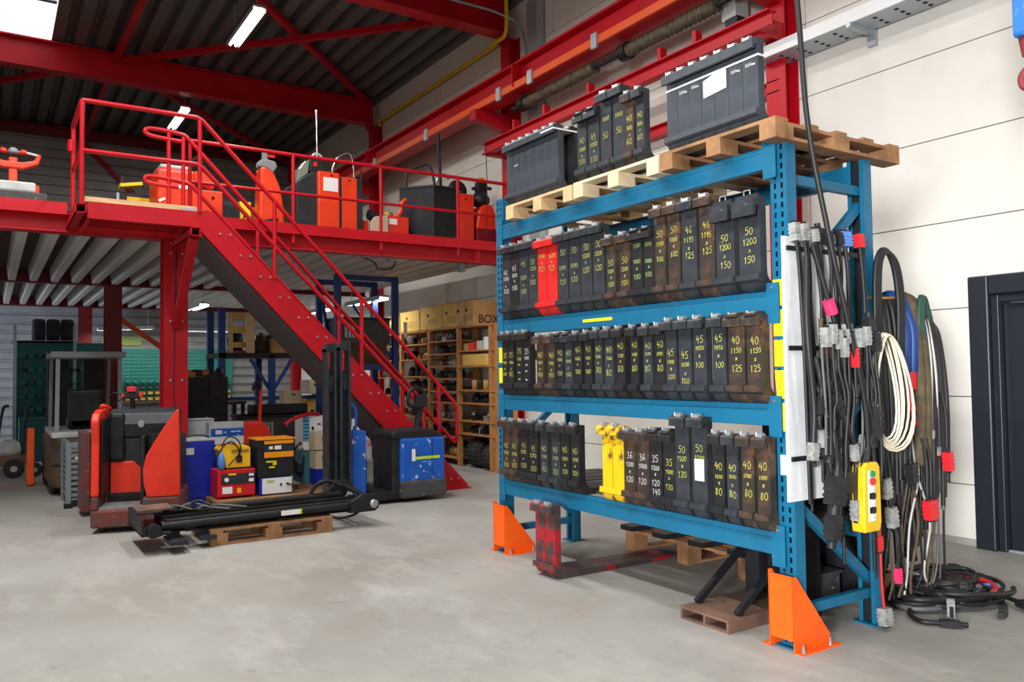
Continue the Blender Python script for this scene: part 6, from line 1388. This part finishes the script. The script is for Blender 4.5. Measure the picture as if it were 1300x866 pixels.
# ================================================================== BIN PANELS AT THE BACK
fp = thing('bin_frame', 'galvanised frame with teal bin rows and tyres on top', 'shelf', (.85, 16.1, 0))
for x in (.36, 1.26): MB().box(x - .025, x + .025, 16.05, 16.1, 0, 2.3).build('post', 'galv', fp)
MB().box(.36, 1.26, 16.06, 16.09, 2.0, 2.04).build('cross_bar', 'galv', fp); MB().box(.39, 1.9, 16.12, 16.15, .2, 2.0).build('louvre_panel', 'panel_teal', fp); MB().box(.3, 1.35, 16.06, 16.7, 2.0, 2.03).build('top_shelf', 'galv', fp)
bin0 = {}
def storage_bin(x, y, z, m_, label, group):
    if m_ not in bin0:
        mb = MB(); w, d, h = .1, .12, .07
        mb.box(0, w, 0, .006, 0, h * .6).box(0, w, d - .006, d, 0, h).box(0, .006, 0, d, 0, h * .8).box(w - .006, w, 0, d, 0, h * .8).box(0, w, 0, d, 0, .006).box(.015, w - .015, .01, d - .01, .006, h * .5)
        o = mb.build('storage_bin', m_, local=True); bin0[m_] = o
        o.location = (x, y, z)
    else:
        o = bin0[m_].copy(); COL.objects.link(o); o.location = (x, y, z)
    return tag(o, label, 'bin', group)
for r in range(7):
    for c in range(11):
        storage_bin(.42 + .13 * c, 16.0, .35 + .23 * r, ['bin_green', 'bin_green', 'bin_dark'][(c + r) % 3], 'small bin on the galvanised frame, row %s from the bottom' % ORD[r], 'bins on the galvanised frame row %d' % (r + 1))
for i in range(3): tyre('tyre', 'black tyre on top of the galvanised bin frame, %s from the left' % ORD[i], (.72 + .22 * i, 16.35, 2.03 + .2), .2, .2, 'x', 'tyres on the bin frame', 'black_steel', False)
pn = thing('louvre_panel_wall', 'large green louvre panel with bins on the back wall', 'panel', (3.3, 19.85, 0))
MB().box(2.05, 4.9, 19.86, 19.9, .85, 2.02).build('panel', 'bin_green', pn)
b = MB()
for r in range(8):
    for c in range(26): b.box(2.12 + .105 * c, 2.19 + .105 * c, 19.845, 19.86, 1.35 + .08 * r, 1.365 + .08 * r)
b.build('louvre', 'panel_teal', pn)['kind'] = 'stuff'
MB().box(2.0, 4.9, 19.3, 19.9, .8, .84).build('bench_top', 'wood_dark', pn)
for x in (2.1, 3.5, 4.8): MB().box(x - .03, x + .03, 19.35, 19.41, 0, .8).build('leg', 'black_steel', pn)
for r in range(4):
    for c in range(18):
        storage_bin(2.08 + .155 * c, 19.7, .86 + .13 * r, ['bin_yellow', 'bin_yellow', 'bin_dark', 'bin_green'][r], 'small %s bin on the green wall panel' % ['yellow', 'yellow', 'dark', 'green'][r], ['yellow bins low on the green panel', 'yellow bins low on the green panel', 'dark bins on the green panel', 'green bins on the green panel'][r])
o = MB().box(2.1, 2.9, 19.93, 19.95, 2.1, 2.3).build('poster', 'chalk_pale'); tag(o, 'green and yellow poster strip above the green panel', 'poster')
# ================================================================== FORKLIFT, CRATE AND LEFT CLUTTER
t = thing('forklift', 'old brown counterbalance forklift with grey overhead guard in the shade', 'forklift', (1.0, 11.6, 0))
MB().prism([(.6, 10.95), (.68, 10.8), (1.3, 10.8), (1.38, 10.95), (1.38, 12.4), (.6, 12.4)], .1, .68, 'z').build('counterweight', 'forklift_brown', t, bevel=.04, seg=3)
MB().box(.62, 1.36, 10.85, 12.3, .68, .75).build('hood', 'light_grey', t, bevel=.015); MB().box(.62, 1.36, 10.795, 10.8, .36, .38).build('seam', 'slot_dark', t)
for x in (.68, 1.36):
    MB().bar((x, 11.0, .75), (x + .02, 11.2, 1.66), .045, .05).build('guard_post', 'grey_plastic', t)
    MB().bar((x, 12.3, .6), (x, 12.1, 1.66), .04, .05).build('guard_post', 'grey_plastic', t)
MB().box(.62, 1.44, 11.12, 11.2, 1.64, 1.71).box(.62, 1.44, 12.1, 12.18, 1.64, 1.7).box(.62, .68, 11.2, 12.1, 1.64, 1.7).box(1.38, 1.44, 11.2, 12.1, 1.64, 1.7).build('roof_frame', 'grey_plastic', t)
for i in range(4): MB().box(.68, 1.38, 11.34 + .2 * i, 11.37 + .2 * i, 1.65, 1.69).build('roof_bar', 'grey_plastic', t)
MB().box(.82, 1.2, 11.25, 11.4, .75, 1.25).box(.82, 1.2, 11.25, 11.7, .75, .9).build('seat', 'black_plastic', t, bevel=.04, seg=3)
for x in (.65, 1.08): MB().box(x, x + .25, 12.42, 12.55, 0, 1.75).build('mast_channel', 'black_steel', t)
MB().box(.86, .94, 10.793, 10.8, .42, .48).build('plate', 'paper_white', t)
for c in ((-.3, -.4, .2), (.3, -.4, .2), (-.33, .6, .22), (.33, .6, .22)): wheel(None, c, .2, .14, 'x', t)
t = thing('mesh_stillage', 'grey steel stillage with slatted side beside the red truck', 'crate', (.95, 10.2, 0))
for p in ((.72, 9.84), (.72, 10.5), (1.15, 9.84), (1.15, 10.5)): MB().box(p[0] - .025, p[0] + .025, p[1] - .025, p[1] + .025, 0, .7).build('post', 'crate_grey', t)
for k in range(9):
    z = .12 + .06 * k
    MB().box(.705, .715, 9.86, 10.48, z, z + .035).build('slat', 'crate_grey', t)
    MB().box(.74, 1.13, 9.83, 9.84, z, z + .035).build('slat', 'crate_grey', t)
MB().box(.72, 1.15, 9.84, 10.5, .08, .1).build('base', 'crate_grey', t); MB().box(.72, 1.15, 9.82, 9.86, .64, .7).box(.7, .74, 9.84, 10.5, .64, .7).build('rim', 'crate_grey', t)
for p in ((.72, 9.84), (1.15, 9.84)): MB().box(p[0] - .04, p[0] + .04, p[1] - .04, p[1] + .04, 0, .05).build('foot', 'black_steel', t)
t = thing('red_charger_column', 'narrow worn red machine column between stillage and red truck', 'machine', (.82, 9.3, 0))
MB().box(.78, .86, 9.1, 9.5, .05, .85).box(.95, 1.03, 9.1, 9.5, .05, .6).build('frame', 'skirt_worn', t, bevel=.01); MB().box(.86, .95, 9.15, 9.45, .1, .82).build('inner_unit', 'black_steel', t); MB().box(.87, .94, 9.1, 9.14, .2, .5).build('cover', 'truck_orange', t, bevel=.006)
for i in range(3): MB().lathe([(0, -.02), (.03, -.02), (.03, .02), (0, .02)], (.9, 9.13, .58 + .09 * i), 'y', 10).build('knob', 'dark_grey_plastic', t)
o = MB().prism([(12.1, .02), (12.75, .02), (12.12, .75), (12.1, .75)], .42, .5, 'x').build('orange_wedge', 'guard_orange', bevel=.01); tag(o, 'orange triangular guard plate beside the dark forklift', 'guard')
t = thing('small_tractor', 'small grey hand machine with two wheels and black handles at the left edge', 'machine', (.3, 13.4, 0))
MB().box(.05, .5, 13.3, 13.7, .16, .3).build('frame', 'rust_plate', t, bevel=.02); MB().lathe([(0, 0), (.13, 0), (.15, .08), (.12, .18), (.06, .22), (0, .22)], (.25, 13.5, .3), 'z', 12).build('engine', 'light_grey', t)
for x in (.12, .42): MB().tube(spline([(x, 13.5, .3), (x, 13.55, .6), (x + .05, 13.6, .95), (x + .12, 13.6, 1.0)]), .02, 8).build('handle', 'black_plastic', t)
for c in ((0.0, -.15, .13), (.25, -.15, .1)): wheel(None, c, .13 if c[2] > .11 else .1, .08, 'y', t, 'tyre', 'light_grey')
MB().box(-.2, .1, 13.3, 13.34, .5, .54).build('bar', 'rust_red', t)
o = MB().box(-.6, .12, 14.2, 14.9, .0, .7).build('orange_cabinet', 'truck_orange', bevel=.02); tag(o, 'orange cabinet edge at the far left in the shade', 'cabinet')
t = case('dark_blue_locker', 'dark teal locker at the base of the bin frame', .42, .95, 15.6, 15.95, .0, .72, 'panel_teal', .006, 'cabinet'); MB().box(.44, .93, 15.59, 15.6, .05, .68).build('door', 'panel_teal', t)
# ================================================================== separate far-apart pieces of one part into parts of their own
def split_pieces(o):
    me = o.data; nv = len(me.vertices)
    par = list(range(nv))
    def find(a):
        while par[a] != a: par[a] = par[par[a]]; a = par[a]
        return a
    for e in me.edges:
        a, b = find(e.vertices[0]), find(e.vertices[1])
        if a != b: par[a] = b
    isl = {}
    for i in range(nv): isl.setdefault(find(i), []).append(i)
    if len(isl) < 2 or len(isl) > 70: return
    keys = list(isl); bx = []
    for k in keys:
        c = [me.vertices[i].co for i in isl[k]]
        bx.append(([min(p[a] for p in c) for a in range(3)], [max(p[a] for p in c) for a in range(3)]))
    n = len(keys); gp = list(range(n))
    def gf(a):
        while gp[a] != a: a = gp[a]
        return a
    for i in range(n):
        for j in range(i):
            gap = max(max(bx[i][0][a] - bx[j][1][a], bx[j][0][a] - bx[i][1][a], 0) for a in range(3))
            if gap < .004: gp[gf(i)] = gf(j)
    groups = {}
    for i in range(n): groups.setdefault(gf(i), []).append(i)
    if len(groups) < 2: return
    first = True
    for g in list(groups.values())[0:]:
        vid = [v for i in g for v in isl[keys[i]]]; mp = {v: k for k, v in enumerate(vid)}
        fs = [p for p in me.polygons if p.vertices[0] in mp]
        m2 = bpy.data.meshes.new(me.name)
        m2.from_pydata([me.vertices[v].co[:] for v in vid], [], [[mp[v] for v in p.vertices] for p in fs])
        m2.polygons.foreach_set('use_smooth', [p.use_smooth for p in fs]); m2.update()
        m2.materials.append(me.materials[0])
        c = o.copy(); c.data = m2; COL.objects.link(c); c.name = o.name.split('.')[0]
        if first:
            for ch in list(o.children): ch.parent = c
            first = False
    bpy.data.objects.remove(o)
KEEP = {'chalk_marking', 'louvre', 'step_tread', 'slot', 'soffit_panel', 'roof_deck', 'cladding', 'girder_web', 'tread_block', 'top_rail', 'window_frame', 'door_frame', 'door_stop', 'joint_backing', 'carrier_tube', 'printed_line', 'case', 'box_print', 'small_print'}
for o in list(bpy.data.objects):
    if o.type == 'MESH' and o.parent is not None and o.data.users == 1 and o.name.split('.')[0] not in KEEP: split_pieces(o)
